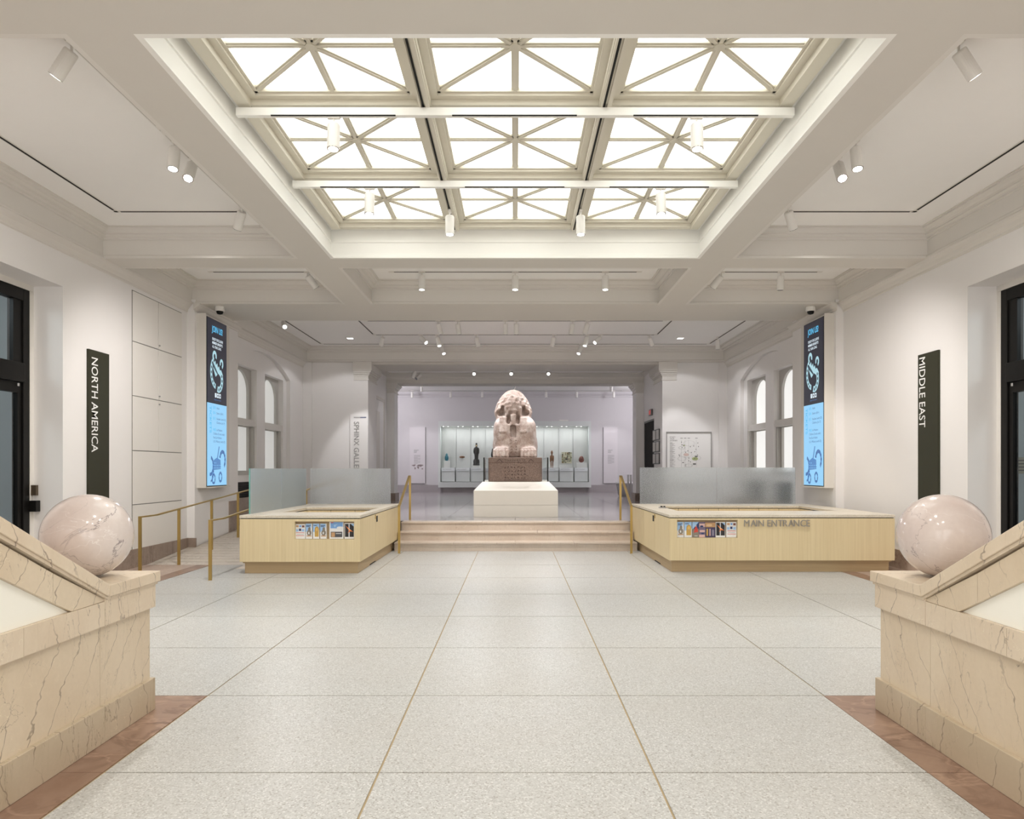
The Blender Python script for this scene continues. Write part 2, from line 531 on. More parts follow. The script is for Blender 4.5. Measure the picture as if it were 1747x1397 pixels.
names = ['left front coffer', '', 'right front coffer', 'left middle coffer', 'centre middle coffer', 'right middle coffer', 'wide coffer above the sphinx']
for h, nme in zip(holes, names):
    if nme: trim(B().ring(*h, PROF), TRIM, 'stepped plaster moulding round the inside of the ' + nme)
trim(B().ring(*holes[1], [(-EX, 4.72), (0, 4.72), (0, 4.738), (-.02, 4.745), (-.02, 4.765), (-.03, 4.772), (-.03, 4.795), (-.045, 4.80), (-.045, 4.955), (-.03, 4.96), (-.03, 4.985), (-.045, 4.99), (-.045, 5.15), (.0, 5.16), (.0, 5.40)]), WELL,
     'white panelled well below the skylight')
trim(B().ring(-4.44, 4.44, 22.35, 24.45, [(0, 4.66), (.03, 4.70), (.03, 4.74), (.10, 4.80), (.16, 4.84), (.16, 4.872)]), TRIM, 'moulding round the ceiling of the passage')
for s, side in ((-1, 'left'), (1, 'right')):
    c = B()
    for y0, y1, x in ((-3, 13.5, WX), (15.6, RY, WX)):
        P = [(x - .001, 4.56), (x - .02, 4.57), (x - .02, 4.60), (x - .035, 4.62), (x - .05, 4.655), (x - .085, 4.69), (x - .10, 4.72), (x, 4.72)]
        c.prism([(s * a, z) for a, z in P], 1, y0, y1)
    P = [(6.049, 4.585), (6.03, 4.59), (6.03, 4.62), (6.0, 4.64), (5.96, 4.68), (5.93, 4.69), (5.93, 4.72), (6.06, 4.72)]
    c.prism([(s * a, z) for a, z in P], 1, 13.44, 15.62)
    trim(c, TRIM, 'crown moulding along the top of the %s wall' % side)

# ---- skylight: window_1 > sash (one of nine) > pane
sky = sroot('window_1', (0, 7.84, 5.05), 'square skylight of nine bays with star-pattern glazing bars and glowing white panes')
PANE = None
def pane_mat():
    m, t, b = nt('backlit_pane')
    p = pos(t)
    sx = t.nodes.new('ShaderNodeSeparateXYZ'); t.links.new(p, sx.inputs[0])
    st = math_(t, 'SINE', math_(t, 'MULTIPLY', sx.outputs[1], 110))
    n = noise(t, p, 1.3, 3)
    c = mixc(t, ramp(t, n, .3, .8), (1.0, 1.0, .955), (.93, .985, .95))
    c = mixc(t, ramp(t, st, .6, 1.0), c, (.90, .92, .88))
    b.inputs['Base Color'].default_value = (.8, .8, .78, 1); b.inputs['Roughness'].default_value = .3
    t.links.new(c, b.inputs['Emission Color']); b.inputs['Emission Strength'].default_value = SKY_L
    return m
PANE = pane_mat()
x0s, y0s, st = -2.615, 5.225, 1.743
ZG = 5.22
for j in range(3):
    for i in range(3):
        a0 = x0s + i * st + .045; a1 = a0 + st - .09; b0 = y0s + j * st + .045; b1 = b0 + st - .09
        f = B()
        w = .085
        f.box(a0, a1, b0, b0 + w, ZG - .05, ZG + .03).box(a0, a1, b1 - w, b1, ZG - .05, ZG + .03).box(a0, a0 + w, b0 + w, b1 - w, ZG - .05, ZG + .03).box(a1 - w, a1, b0 + w, b1 - w, ZG - .05, ZG + .03)
        w2 = w + .028
        f.box(a0 + w, a1 - w, b0 + w, b0 + w2, ZG - .025, ZG + .03).box(a0 + w, a1 - w, b1 - w2, b1 - w, ZG - .025, ZG + .03).box(a0 + w, a0 + w2, b0 + w, b1 - w, ZG - .025, ZG + .03).box(a1 - w2, a1 - w, b0 + w, b1 - w, ZG - .025, ZG + .03)
        sash = f.build('sash', BARS, sky)
        cx, cy = (a0 + a1) / 2, (b0 + b1) / 2
        q = w + .01
        ends = [(a0 + q, b0 + q), (cx, b0 + q), (a1 - q, b0 + q), (a1 - q, cy), (a1 - q, b1 - q), (cx, b1 - q), (a0 + q, b1 - q), (a0 + q, cy)]
        for (ex, ey) in ends:
            bb = B().bar((cx + (ex - cx) * .05, cy + (ey - cy) * .05, ZG), (ex, ey, ZG), .07, .02).bar((cx + (ex - cx) * .05, cy + (ey - cy) * .05, ZG - .012), (ex, ey, ZG - .012), .034, .02)
            bb.build('glazing_bar', BARS, sash)
        hub = [(cx + .052 * math.cos(math.pi / 8 + math.pi / 4 * q), cy + .052 * math.sin(math.pi / 8 + math.pi / 4 * q)) for q in range(8)]
        B().prism(hub, 2, ZG - .030, ZG + .012).build('hub', BARS, sash)
        for k in range(8):
            p, r = ends[k], ends[(k + 1) % 8]
            vs = [(cx, cy, ZG + .015), (p[0], p[1], ZG + .015), (r[0], r[1], ZG + .015), (cx, cy, ZG + .021), (p[0], p[1], ZG + .021), (r[0], r[1], ZG + .021)]
            link('pane', vs, [(0, 2, 1), (3, 4, 5), (0, 1, 4, 3), (1, 2, 5, 4), (2, 0, 3, 5)], PANE, sash)
for k in range(4):     # carrying beams between the bays, double with a dark slot
    y = y0s + k * st
    x = x0s + k * st
    edge = k in (0, 3)
    B().box(-2.66, 2.66, y - .055, y + .055, 5.12, 5.26).build('cross_beam', BARS, sky)
    bb = B().box(x - .06, x + .06, y0s, y0s + 3 * st, 5.10, 5.26)
    bb.build('long_beam', BARS, sky)
    if not edge:
        B().box(x - .025, x - .005, y0s, y0s + 3 * st, 5.094, 5.11).build('track_slot', SLOT, sky)
        B().box(x + .012, x + .05, y0s, y0s + 3 * st, 5.075, 5.10).build('beam_edge', BARS, sky)
        B().box(x - .05, x - .032, y0s, y0s + 3 * st, 5.075, 5.10).build('beam_edge', BARS, sky)
for n_, y in enumerate((6.90, 8.645)):
    r = B().box(-2.685, 2.685, y - .028, y + .028, 5.00, 5.075).build('track_rail', WELL, sky)
    for i in range(3):
        B().box(-2.35 + i * st, -2.35 + i * st + 1.2, y - .03, y - .018, 4.994, 5.004).build('track_slot', SLOT, r)

# ---- side walls
def wall_side(s, side):
    b = B()
    X = s * WX
    out = s * 6.62
    b.box(X, out, -3.2, 6.9, 0, 5.4)
    b.box(X, out, 6.9, 9.80, 4.10, 5.4)
    b.box(X, out, 9.80, 15.6, 0, 5.4)
    b.box(X - s * .15, X, 13.5, 15.6, 0, 4.8)                     # pilaster that carries the display
    # bay with the segmental arch recess and two window openings
    y0, y1, sp, ap = 15.72, 19.70, 4.03, 4.47
    c = (y0 + y1) / 2; hw = (y1 - y0) / 2; rr = ap - sp; R = (hw * hw + rr * rr) / (2 * rr)
    arch = [(y0, UP), (y1, UP)]
    for k in range(21):
        u = hw - 2 * hw * k / 20
        arch.append((c + u, ap - R + math.sqrt(R * R - u * u)))
    xr = s * 6.30
    b.holed([(15.6, 0), (RY + .05, 0), (RY + .05, 5.4), (15.6, 5.4)], [arch], 0, X, flip=(s > 0))
    b.rim(arch, 0, X, xr)
    win = [rect(16.02, 1.46, 17.44, 4.0), rect(18.0, 1.46, 19.42, 4.0)]
    gr = [rect(16.15, .56, 17.40, 1.30), rect(18.1, .56, 19.38, 1.30)]
    b.holed(arch, win + gr, 0, xr, flip=(s > 0))
    for w in win: b.rim(w, 0, xr, s * 6.55)
    for w in gr: b.rim(w, 0, xr, s * 6.36)
    b.box(s * 6.62, s * 6.66, 15.6, RY + .05, 0, 5.4)
    b.box(X, s * 5.95, RY - .06, RY, UP, 4.72)                    # corner pilaster strip
    wl = struct(b.build('wall_' + side, PAINT), 'off-white plaster %s wall of the hall' % side)
    return wl, win, gr
wl, win, gr = wall_side(-1, 'left')
wr, _, _ = wall_side(1, 'right')

# access panels let into the left wall
rows = [4.49, 3.67, 2.79, 1.90, 1.02, .16]
PANEL = plain('panel_paint', (.79, .765, .725), .6, var=.01)
for r in range(5):
    cols = [(11.57, 12.39), (12.40, 13.27)] if r < 3 else [(11.57, 13.27)]
    for k, (a, b_) in enumerate(cols):
        B().box(-6.2, -6.183, a + .007, b_ - .007, rows[r + 1] + .007, rows[r] - .007).build('access_panel', PANEL, wl)
B().box(-6.2, -6.1995 + .003, 11.56, 13.28, .15, 4.50).build('panel_gap', plain('gap_shadow', (.22, .21, .2), .9), wl)
for z in (3.62 + .12, 2.86, 2.72):
    B().tube((-6.186, 12.42, z), (-6.165, 12.42, z), .014, n=10).build('knob', STEEL, wl)

def windows(s, n0):
    shade = emit('window_shade_left', (.95, .945, .91), .42, (.35, .35, .33)) if s < 0 else emit('window_shade_right', (1.0, .99, .965), .72, (.35, .35, .34))
    SASH = plain('sash_paint', (.50, .485, .455), .55, var=.02)
    for k, w in enumerate(win):
        y0, y1 = w[0][0], w[1][0]; z0, z1 = w[0][1], w[2][1]
        c = (y0 + y1) / 2
        side = 'left' if s < 0 else 'right'
        rt = sroot('window_%d' % (n0 + k), (s * 6.55, c, z0), 'arched sash window with drawn white shade, the %s of the %s pair' % ('nearer' if k == 0 else 'farther', side))
        # sash frame: arch-headed upper light, square lower light, transom
        xi, xo = s * 6.44, s * 6.53
        a0, a1 = y0 + .16, y1 - .16
        hw = (a1 - a0) / 2; zs = 3.45; top = 3.93
        ar = [(a0, 2.78), (a1, 2.78)] + [(c + hw * math.cos(math.pi * i / 18), zs + (top - zs) * math.sin(math.pi * i / 18)) for i in range(19)]
        lo = rect(a0, 1.56, a1, 2.60)
        f = B().holed(rect(y0, z0, y1, z1), [ar, lo], 0, xi, flip=(s > 0)).rim(ar, 0, xi, xo).rim(lo, 0, xi, xo)
        f.build('sash_frame', SASH, rt)
        B().box(s * 6.50, s * 6.545, a0 - .05, a1 + .05, 2.78, 3.97).build('pane', shade, rt)
        B().box(s * 6.50, s * 6.545, a0 - .05, a1 + .05, 1.50, 2.62).build('pane', shade, rt)
        B().box(s * 6.33, s * 6.46, y0, y1, 2.62, 2.78).build('transom', plain('transom_paint', (.68, .66, .625), .5), rt)
        B().box(s * 6.28, s * 6.46, y0, y1, 1.46, 1.52).build('window_sill', SASH, rt)
        B().box(s * 6.36, s * 6.44, y0, y0 + .07, 1.52, 2.62).box(s * 6.36, s * 6.44, y1 - .07, y1, 1.52, 2.62).build('shade_guide', SASH, rt)
    for k, w in enumerate(gr):
        y0, y1, z0, z1 = w[0][0], w[1][0], w[0][1], w[2][1]
        rt = thing('radiator_grille', (s * 6.33, (y0 + y1) / 2, z0), 'black radiator grille below the %s window of the %s wall' % ('nearer' if k == 0 else 'farther', side), 'grille')
        B().box(s * 6.345, s * 6.36, y0, y1, z0, z1).build('backing', SLOT, rt)
        n = 15
        for q in range(n):
            z = z0 + (z1 - z0) * (q + .5) / n
            B().box(s * 6.305, s * 6.345, y0, y1, z - .013, z + .013).build('slat', BLACK, rt)
windows(-1, 2)
windows(1, 4)

# ---- wall pierced by the opening, its pilasters, passage and far wall
for s, side in ((-1, 'left'), (1, 'right')):
    b = B().box(s * 4.31, s * 6.4, RY, 22.2, 0, 5.4).box(s * 4.40, s * 6.4, 22.2, 24.5, 0, 5.4).box(s * 4.14, s * 6.4, 24.5, 25.2, 0, 5.4).box(s * 6.4, s * 8.2, 24.9, 25.2, 0, 5.4)
    w = struct(b.build('wall_middle_' + side, PAINT), 'wall and passage side %s of the opening behind the sphinx' % side)
    for y0, y1, xi, n in ((RY - .0, 22.2, 4.31, 0), (24.5, 25.2, 4.14, 1)):
        cp = B()
        for k, (e, z0, z1) in enumerate(((.03, 4.20, 4.23), (.006, 4.23, 4.33), (.03, 4.33, 4.37), (.06, 4.37, 4.42), (.10, 4.42, 4.47), (.13, 4.47, 4.665 if n == 0 else 4.53))):
            cp.box(s * (xi - e), s * (xi + .42), y0 - e, y1 + e, z0, z1)
        if n == 0: cp.box(s * (xi - .13), s * (xi + .42), y0 - .13, y0 - .001, 4.665, 4.72)
        trim(cp, TRIM, 'stepped capital of the %s %s pilaster' % ('front' if n == 0 else 'rear', side))
    struct(B().box(s * 4.10, s * 6.3, 24.46, 25.24, UP, UP + .26).build('baseboard_passage_' + side, BASEM))
wb = struct(B().box(-8.2, 8.2, BY, BY + .3, 0, 5.5).build('wall_back', LILAC), 'lilac grey far wall behind the display case')
for s, side in ((-1, 'left'), (1, 'right')):
    struct(B().box(s * 7.6, s * 8.2, 25.2, BY, 0, 5.4).build('wall_gallery_' + side, LILAC))
trim(B().prism([(BY, 4.98), (BY - .04, 4.99), (BY - .04, 5.04), (BY - .12, 5.12), (BY - .14, 5.22), (BY, 5.22)], 0, -7.6, 7.6), LILAC, 'crown moulding on the far wall')
struct(B().box(-7.6, 7.6, BY - .03, BY, UP, UP + .34).build('baseboard_back', plain('base_grey', (.38, .345, .35), .5)))
# baseboards of the hall
struct(B().box(-6.2, -6.165, 9.80, 13.5, 0, .30).box(-6.2, -6.015, 13.46, 13.5, 0, .30).build('baseboard_left', BASEM))
struct(B().box(-6.2, -6.165, 15.6, RY, .25, .95).box(-6.05, -6.02, 15.1, 15.6, .1, .92).build('baseboard_left_ramp', BASEM))
struct(B().box(6.2, 6.165, 9.87, 13.5, 0, .30).build('baseboard_right', PINKM))
struct(B().box(6.2, 6.165, 15.6, RY, UP, UP + .3).build('baseboard_right_upper', BASEM))
# rear wall behind the photographer with three open entrance bays
b = B().box(-6.6, -5.7, -3.2, -3.0, 0, 5.4).box(-2.1, -1.7, -3.2, -3.0, 0, 5.4).box(1.7, 2.1, -3.2, -3.0, 0, 5.4).box(5.7, 6.6, -3.2, -3.0, 0, 5.4).box(-5.7, 5.7, -3.2, -3.0, 4.3, 5.4)
struct(b.build('wall_rear', PAINT), 'entrance wall with three tall openings')

# ---- black framed glass doors in the side openings
DGLASS = glass_clear('door_glass', (.80, .84, .85), .08)
for s, side, n in ((-1, 'left', 1), (1, 'right', 2)):
    rt = sroot('door_%d' % n, (s * 6.66, 8.3, 0), 'tall black framed glass door in the deep opening of the %s wall' % side)
    x0, x1 = s * 6.60, s * 6.72
    f = B().box(x0, x1, 9.60, 9.72, 0, 4.02).box(x0, x1, 6.98, 7.14, 0, 4.02).box(x0, x1, 7.14, 9.60, 3.86, 4.02)
    f.build('door_frame', BLACK, rt, bevel=.006)
    B().box(x0 - s * .02, x1, 7.14, 9.60, 2.76, 3.02).build('transom_bar', BLACK, rt, bevel=.006)
    B().box(s * 6.645, s * 6.665, 7.14, 9.60, 3.02, 3.86).build('transom_pane', DGLASS, rt)
    B().box(s * 6.62, s * 6.70, 9.43, 9.60, 3.02, 3.86).build('transom_stile', BLACK, rt)
    lf = B().box(s * 6.625, s * 6.70, 9.52, 9.595, .01, 2.755).box(s * 6.625, s * 6.70, 8.36, 8.45, .01, 2.755).box(s * 6.625, s * 6.70, 8.45, 9.52, .01, .26).box(s * 6.625, s * 6.70, 8.45, 9.52, 2.62, 2.755)
    leaf = lf.build('door_leaf', BLACK, rt)
    B().box(s * 6.655, s * 6.668, 8.45, 9.52, .26, 2.62).build('pane', DGLASS, leaf)
    lf = B().box(s * 6.625, s * 6.70, 8.22, 8.35, .01, 2.755).box(s * 6.625, s * 6.70, 7.15, 7.28, .01, 2.755).box(s * 6.625, s * 6.70, 7.28, 8.22, .01, .26).box(s * 6.625, s * 6.70, 7.28, 8.22, 2.62, 2.755)
    leaf = lf.build('door_leaf', BLACK, rt)
    B().box(s * 6.655, s * 6.668, 7.28, 8.22, .26, 2.62).build('pane', DGLASS, leaf)
    B().tube((s * 6.60, 9.5, 2.74), (s * 6.60, 9.5, 2.70), .015, n=8).build('stop', STEEL, rt)
    if s < 0:
        B().box(-6.60, -6.50, 9.70, 9.79, 1.02, 1.17).build('closer_box', BLACK, rt, bevel=.005)
        B().box(-6.60, -6.53, 9.74, 9.79, 1.24, 1.38).build('strike_plate', plain('bronze', (.12, .09, .06), .4, metal=.6), rt)
    B().box(s * 6.598, s * 6.625, 9.722, 9.80, 0, 4.018).build('architrave', TRIM, rt)
    B().box(s * 6.598, s * 6.625, 6.9, 9.80, 4.022, 4.10).build('architrave', TRIM, rt)
    # dim room behind the door
    GAL = plain('dim_gallery_wall', (.55, .57, .575), .8)
    struct(B().box(s * 9.0, s * 9.1, 5.5, 11.5, 0, 5).box(s * 6.62, s * 9.1, 11.4, 11.5, 0, 5).box(s * 6.62, s * 9.1, 5.5, 5.6, 0, 5).box(s * 6.62, s * 9.1, 5.5, 11.5, 4.9, 5).box(s * 6.62, s * 9.1, 5.5, 11.5, -.1, 0).build('wall_side_room_' + side, GAL))
    ld = bpy.data.lights.new('side_room_fill', 'POINT'); ld.energy = 85; ld.shadow_soft_size = .3; ld.color = (.92, .97, 1.0)  # unseen point light, added to brighten the room behind the glass
    lo = bpy.data.objects.new('side_room_fill', ld); lo.location = (s * 7.9, 7.3, 4.2); COL.objects.link(lo)

# ================================================================== OBJECTS
# ---- marble stair balustrades with ball finials
CREAM = plain('cream_plaster', (.90, .885, .81), .6, var=.01)
def balustrade(s, side):
    t = thing('stair_balustrade', (s * 2.71, 3.0, 0), 'beige veined marble stair balustrade with sloping coping on the %s' % side, 'balustrade', 'marble stair balustrades')
    xi, xo = 2.385, 3.03
    X = lambda a: s * a
    yn = .6
    top = lambda y: .917 + .518 * (4.205 - y)
    # plinth, wall panels, bands: each stone its own block
    for y0, y1 in ((4.187, 4.77), (3.05, 4.184), (1.9, 3.047), (yn, 1.897)):
        B().box(X(2.40), X(3.01), y0, y1, 0, .212).build('plinth_block', PLINM, t, bevel=.004)
    for y0, y1 in ((4.187, 4.755), (3.05, 4.184), (1.9, 3.047), (yn, 1.897)):
        B().box(X(2.43), X(2.98), y0, y1, .212, .682).build('wall_panel', BEIGE, t)
    B().box(X(2.402), X(3.008), 4.192, 4.775, .682, .848).build('band_block', BEIGE2, t)
    # band under the cream panel, with the mitred stone below the bend
    tp = lambda y: .824 + .50 * (3.885 - y)
    B().prism([(4.189, .682), (4.189, .824), (3.5, .824), (3.5, .682)], 0, X(2.404), X(3.006)).build('band_block', BEIGE2, t)
    for y0, y1 in ((2.6, 3.497), (1.6, 2.597), (yn, 1.597)):
        B().box(X(2.404), X(3.006), y0, y1, .682, .824).build('band_block', BEIGE2, t)
    # raking band between coping and panel
    for a, b_ in ((4.19, 3.73), (3.727, 2.9), (2.897, 2.0), (1.997, yn)):
        lo = lambda y: max(tp(y), .824 + .0)
        q = .118
        pl = [(a, top(a) - .108), (b_, top(b_) - .108), (b_, tp(b_))]
        if a > 3.885: pl = [(4.19, .826), (4.19, .838), (b_, top(b_) - .108), (b_, tp(b_)), (3.885, .826)]
        else: pl += [(a, tp(a))]
        B().prism(pl, 0, X(2.41), X(3.0)).build('raking_band', BEIGE, t)
    # recessed cream panel
    B().prism([(3.88, .825), (yn, .825), (yn, tp(yn))], 0, X(2.428), X(2.98)).build('infill_panel', CREAM, t)
    # fillet under coping, coping, cap slab
    B().prism([(4.20, .85), (4.20, .835), (yn, top(yn) - .108 - .012), (yn, top(yn) - .085)], 0, X(2.395), X(3.015)).box(X(2.395), X(3.015), 4.20, 4.79, .832, .85).build('fillet', BEIGE2, t)
    B().prism([(4.215, .917), (4.205, .848), (yn, top(yn) - .083), (yn, top(yn))], 0, X(xi), X(xo)).build('coping', BEIGE2, t, bevel=.004)
    B().box(X(xi), X(xo), 4.212, 4.81, .848, .917).build('cap_slab', BEIGE2, t, bevel=.004)
    # ball
    n, m = 56, 32
    R = .262; c = (X(2.708), 4.53, .917 + R - .001)
    vs = [(c[0], c[1], c[2] - R)]; fs = []
    for j in range(1, m):
        th = math.pi * j / m
        vs += [(c[0] + R * math.sin(th) * math.cos(2 * math.pi * i / n), c[1] + R * math.sin(th) * math.sin(2 * math.pi * i / n), c[2] - R * math.cos(th)) for i in range(n)]
    vs.append((c[0], c[1], c[2] + R))
    for i in range(n):
        fs.append((0, 1 + (i + 1) % n, 1 + i)); fs.append((len(vs) - 1, 1 + (m - 2) * n + i, 1 + (m - 2) * n + (i + 1) % n))
    for j in range(m - 2):
        fs += [(1 + j * n + i, 1 + j * n + (i + 1) % n, 1 + (j + 1) * n + (i + 1) % n, 1 + (j + 1) * n + i) for i in range(n)]
    tag(link('stone_ball', vs, fs, BALLM, None, True), 'polished pale pink marble ball resting on the %s balustrade end' % side, 'ball', 'marble balls')
balustrade(-1, 'left')
balustrade(1, 'right')

# ---- steps
st_ = thing('stone_steps', (0, 14.3, 0), 'three wide veined marble steps rising between the reception desks', 'steps')
RS = .17
for k, y in enumerate((13.9, 14.33, 14.74)):
    ye = (14.33, 14.74, 15.115)[k]
    sp = B().box(-2.355, 2.375, y + .03, ye + .05, 0 if k == 0 else RS * k - .03, RS * (k + 1) - .035).build('step', STEPM, st_)
    js = ([-2.355, -1.2, .0, 1.15, 2.375], [-2.355, -.95, .45, 1.5, 2.375], [-2.355, -1.05, -.68, .82, 2.375])[k]
    for a, b_ in zip(js[:-1], js[1:]):
        B().box(a + .002, b_ - .002, y, ye + .02, RS * (k + 1) - .035, RS * (k + 1)).build('tread_slab', STEPM, sp, bevel=.006)
        B().box(a + .002, b_ - .002, y + .018, y + .035, RS * k, RS * (k + 1) - .037).build('riser_slab', STEPM, sp)

# ---- ramp along the left wall
rp = thing('access_ramp', (-5.27, 14.9, 0), 'pale stone access ramp with cross grooves climbing along the left wall', 'ramp')
y0r, y1r = 11.95, 18.06
zr = lambda y: max(0, UP * (y - y0r) / (y1r - y0r))
B().prism([(y0r, -.05), (y1r, -.05), (y1r, UP - .012), (y0r, -.012)], 0, -6.2, -4.33).build('ramp_base', plain('ramp_joint', (.25, .215, .18), .8), rp)
RAMPM = marble('ramp_stone', (.58, .52, .45), (.68, .62, .55), (.36, .30, .25), .5, vscale=3, width=.02)
nsl = 26
for k in range(nsl):
    a = y0r + (y1r - y0r) * k / nsl; b_ = y0r + (y1r - y0r) * (k + 1) / nsl - .022
    B().prism([(a, zr(a) - .03), (b_, zr(b_) - .03), (b_, zr(b_)), (a, zr(a))], 0, -6.16, -4.50).build('ramp_slab', RAMPM, rp)
B().prism([(y0r - .5, -.01), (y1r, -.01), (y1r, UP + .03), (y0r, .03), (y0r - .5, .004)], 0, -4.48, -4.34).build('ramp_kerb', RAMPM, rp)
# floor patch between last slabs and ramp
B().box(-4.33, -2.18, 13.906, 14.6, -.1, 0).build('floor_slab', TERR, floor)
B().box(-4.33, -3.63, 11.95, 13.9, -.1, 0).build('floor_slab', TERR, floor)

# ---- brass handrails
def rail(name, pts, posts, label, w=.045):
    """pts: top rail polyline; posts: (x, y, z_bottom, z_top)"""
    t = thing(name, (posts[0][0], posts[0][1], posts[0][2]), label, 'handrail', 'brass handrails')
    for p in posts:
        B().box(p[0] - .022, p[0] + .022, p[1] - .012, p[1] + .012, p[2] - .01, p[3]).build('post', BRASS, t)
    for a, b_ in zip(pts[:-1], pts[1:]):
        B().bar(a, b_, w, .02).build('top_rail', BRASS, t)
    return t
xo = -5.62
rail('handrail', [(xo, 10.70, .88), (xo, 11.20, .88), (xo, 18.3, .88 + UP)], [(xo, 10.71, 0, .88), (xo, 11.95, zr(11.95), .94), (xo, 13.24, zr(13.24), 1.04), (xo, 14.5, zr(14.5), 1.13), (xo, 15.8, zr(15.8), 1.22), (xo, 17.1, zr(17.1), 1.31), (xo, 18.3, UP, 1.39)],
     'long brass handrail climbing the ramp beside the left wall')
xi_ = -4.385
rail('handrail', [(xi_, 10.27, .86), (xi_, 10.75, .86), (xi_, 18.3, .88 + UP)], [(xi_, 10.28, 0, .86), (xi_, 12.6, zr(12.6) + .03, 1.0), (xi_, 15.0, zr(15.0) + .03, 1.15), (xi_, 18.25, UP, 1.39)],
     'brass handrail between the ramp and the left reception desk')
for s, side in ((-1, 'left'), (1, 'right')):
    x = s * 2.20
    rail('handrail', [(x, 13.53, .90), (x, 13.62, .92), (x * 1.03, 15.30, 1.45), (x * 1.03, 15.42, 1.45)], [(x, 13.55, 0, .90), (x * 1.03, 15.40, UP, 1.45)],
         'short sloping brass handrail at the %s end of the steps' % side)

# ---- reception desks
def decal(parent, shapes, org, right, up):
    for k, (pts, mat) in enumerate(shapes):
        flat('print', pts, org, right, up, mat, parent, lift=.002 + .0006 * k, thick=0)
P_ = lambda n, c: plain('print_' + n, c, .5, var=.08, vs=40)
PW, PB, PN, PR = P_('white', (.86, .86, .86)), P_('blue', (.22, .42, .78)), P_('navy', (.03, .05, .16)), P_('red', (.62, .06, .04))
PG, PK, PO, PS = P_('gold', (.58, .36, .08)), P_('black', (.02, .018, .02)), P_('orange', (.85, .22, .04)), P_('grey', (.25, .22, .18))
PLB, PTAN, PPINK, PPUR = P_('sky', (.38, .60, .88)), P_('tan', (.55, .32, .16)), P_('pink', (.72, .48, .44)), P_('purple', (.07, .055, .12))
def bro_sphinx(w, h):
    return [(rect(0, .3 * h, w * .86, h), PLB), ([(w * .86, h), (w * .86, h * .78), (w * .45, h * .60), (0, .42 * h), (0, .3 * h), (w, .3 * h), (w, h)], PW), (rect(.1 * w, .86 * h, .8 * w, .90 * h), PN), (rect(.1 * w, .79 * h, .65 * w, .83 * h), PN),
            (oval(.58 * w, .64 * h, .20 * w, .13 * h), PS), (oval(.55 * w, .40 * h, .36 * w, .20 * h), PS), (oval(.5 * w, .38 * h, .10 * w, .08 * h), PW), (rect(.15 * w, .16 * h, .92 * w, .22 * h), PTAN)]
def bro_gold(w, h):
    return [(rect(0, .45 * h, w, h), PLB), ([(w, h), (w, .6 * h), (.3 * w, .45 * h), (0, .45 * h), (0, 0), (w, 0)], PW), (rect(.1 * w, .86 * h, .6 * w, .90 * h), PN),
            ([(.28 * w, .14 * h), (.9 * w, .14 * h), (.92 * w, .6 * h)] + oval(.6 * w, .62 * h, .32 * w, .2 * h, 10, 0, math.pi) + [(.28 * w, .6 * h)], PG), (oval(.6 * w, .62 * h, .17 * w, .12 * h), P_('amber', (.75, .50, .14))), ([(.5 * w, .52 * h), (.7 * w, .52 * h), (.6 * w, .36 * h)], PTAN)]
def bro_photos(w, h):
    return [(rect(.08 * w, .80 * h, .34 * w, .93 * h), PTAN), (rect(.68 * w, .78 * h, .92 * w, .92 * h), P_('umber', (.22, .08, .06))), (rect(.42 * w, .80 * h, .6 * w, .93 * h), PB), (rect(.08 * w, .50 * h, .32 * w, .66 * h), PLB), (rect(.66 * w, .50 * h, .92 * w, .66 * h), PLB),
            (rect(.38 * w, .54 * h, .60 * w, .70 * h), PN), (rect(.1 * w, .40 * h, .9 * w, .43 * h), PR), (rect(.15 * w, .30 * h, .85 * w, .315 * h), PS), (rect(.1 * w, .20 * h, .9 * w, .23 * h), PR)]
def bro_fire(w, h):
    return [(rect(.06 * w, .12 * h, .96 * w, .95 * h), PK), (rect(.42 * w, .12 * h, .54 * w, .95 * h), P_('pillar', (.6, .6, .62))), ([(.12 * w, .84 * h), (.55 * w, .62 * h), (.9 * w, .44 * h), (.62 * w, .48 * h), (.35 * w, .36 * h), (.48 * w, .52 * h)], PO), ([(.35 * w, .68 * h), (.72 * w, .54 * h), (.5 * w, .56 * h)], P_('flame', (1, .8, .45))), ([(.96 * w, .95 * h), (.96 * w, .78 * h), (.66 * w, .95 * h)], PLB)]
def bro_blue(w, h):
    return [(rect(.07 * w, .62 * h, .95 * w, .98 * h), PB), ([(.3 * w, .82 * h), (.62 * w, .90 * h), (.48 * w, .80 * h), (.42 * w, .70 * h), (.36 * w, .68 * h)], PLB), (oval(.78 * w, .66 * h, .26 * w, .07 * h), PW), (oval(.2 * w, .98 * h, .12 * w, .05 * h, 10, math.pi, 2 * math.pi), PR), (rect(.1 * w, .10 * h, .92 * w, .42 * h), P_('slate', (.09, .09, .10))), (rect(.14 * w, .12 * h, .40 * w, .38 * h), PTAN), (rect(.46 * w, .30 * h, .86 * w, .33 * h), PW)]
def bro_dance(w, h):
    return [(rect(0, .55 * h, w, h), PLB), ([(w, h), (w, .55 * h), (.1 * w, .55 * h)], PN), (rect(0, 0, w, .55 * h), PS), ([(.2 * w, .30 * h), (.9 * w, .36 * h), (.75 * w, .62 * h), (.5 * w, .74 * h), (.35 * w, .55 * h)], PR), (oval(.55 * w, .74 * h, .1 * w, .05 * h), PPINK), (rect(.3 * w, .08 * h, .8 * w, .11 * h), PW)]
def bro_people(w, h):
    return [(rect(0, 0, w, h), P_('mauve', (.18, .14, .22))), (rect(.05 * w, .68 * h, w, .90 * h), PPINK), (oval(.45 * w, .72 * h, .3 * w, .06 * h), PN), (rect(.1 * w, .34 * h, w, .48 * h), PPINK), (rect(0, 0, w, .18 * h), PPINK), (oval(.6 * w, .25 * h, .25 * w, .05 * h), PN)]
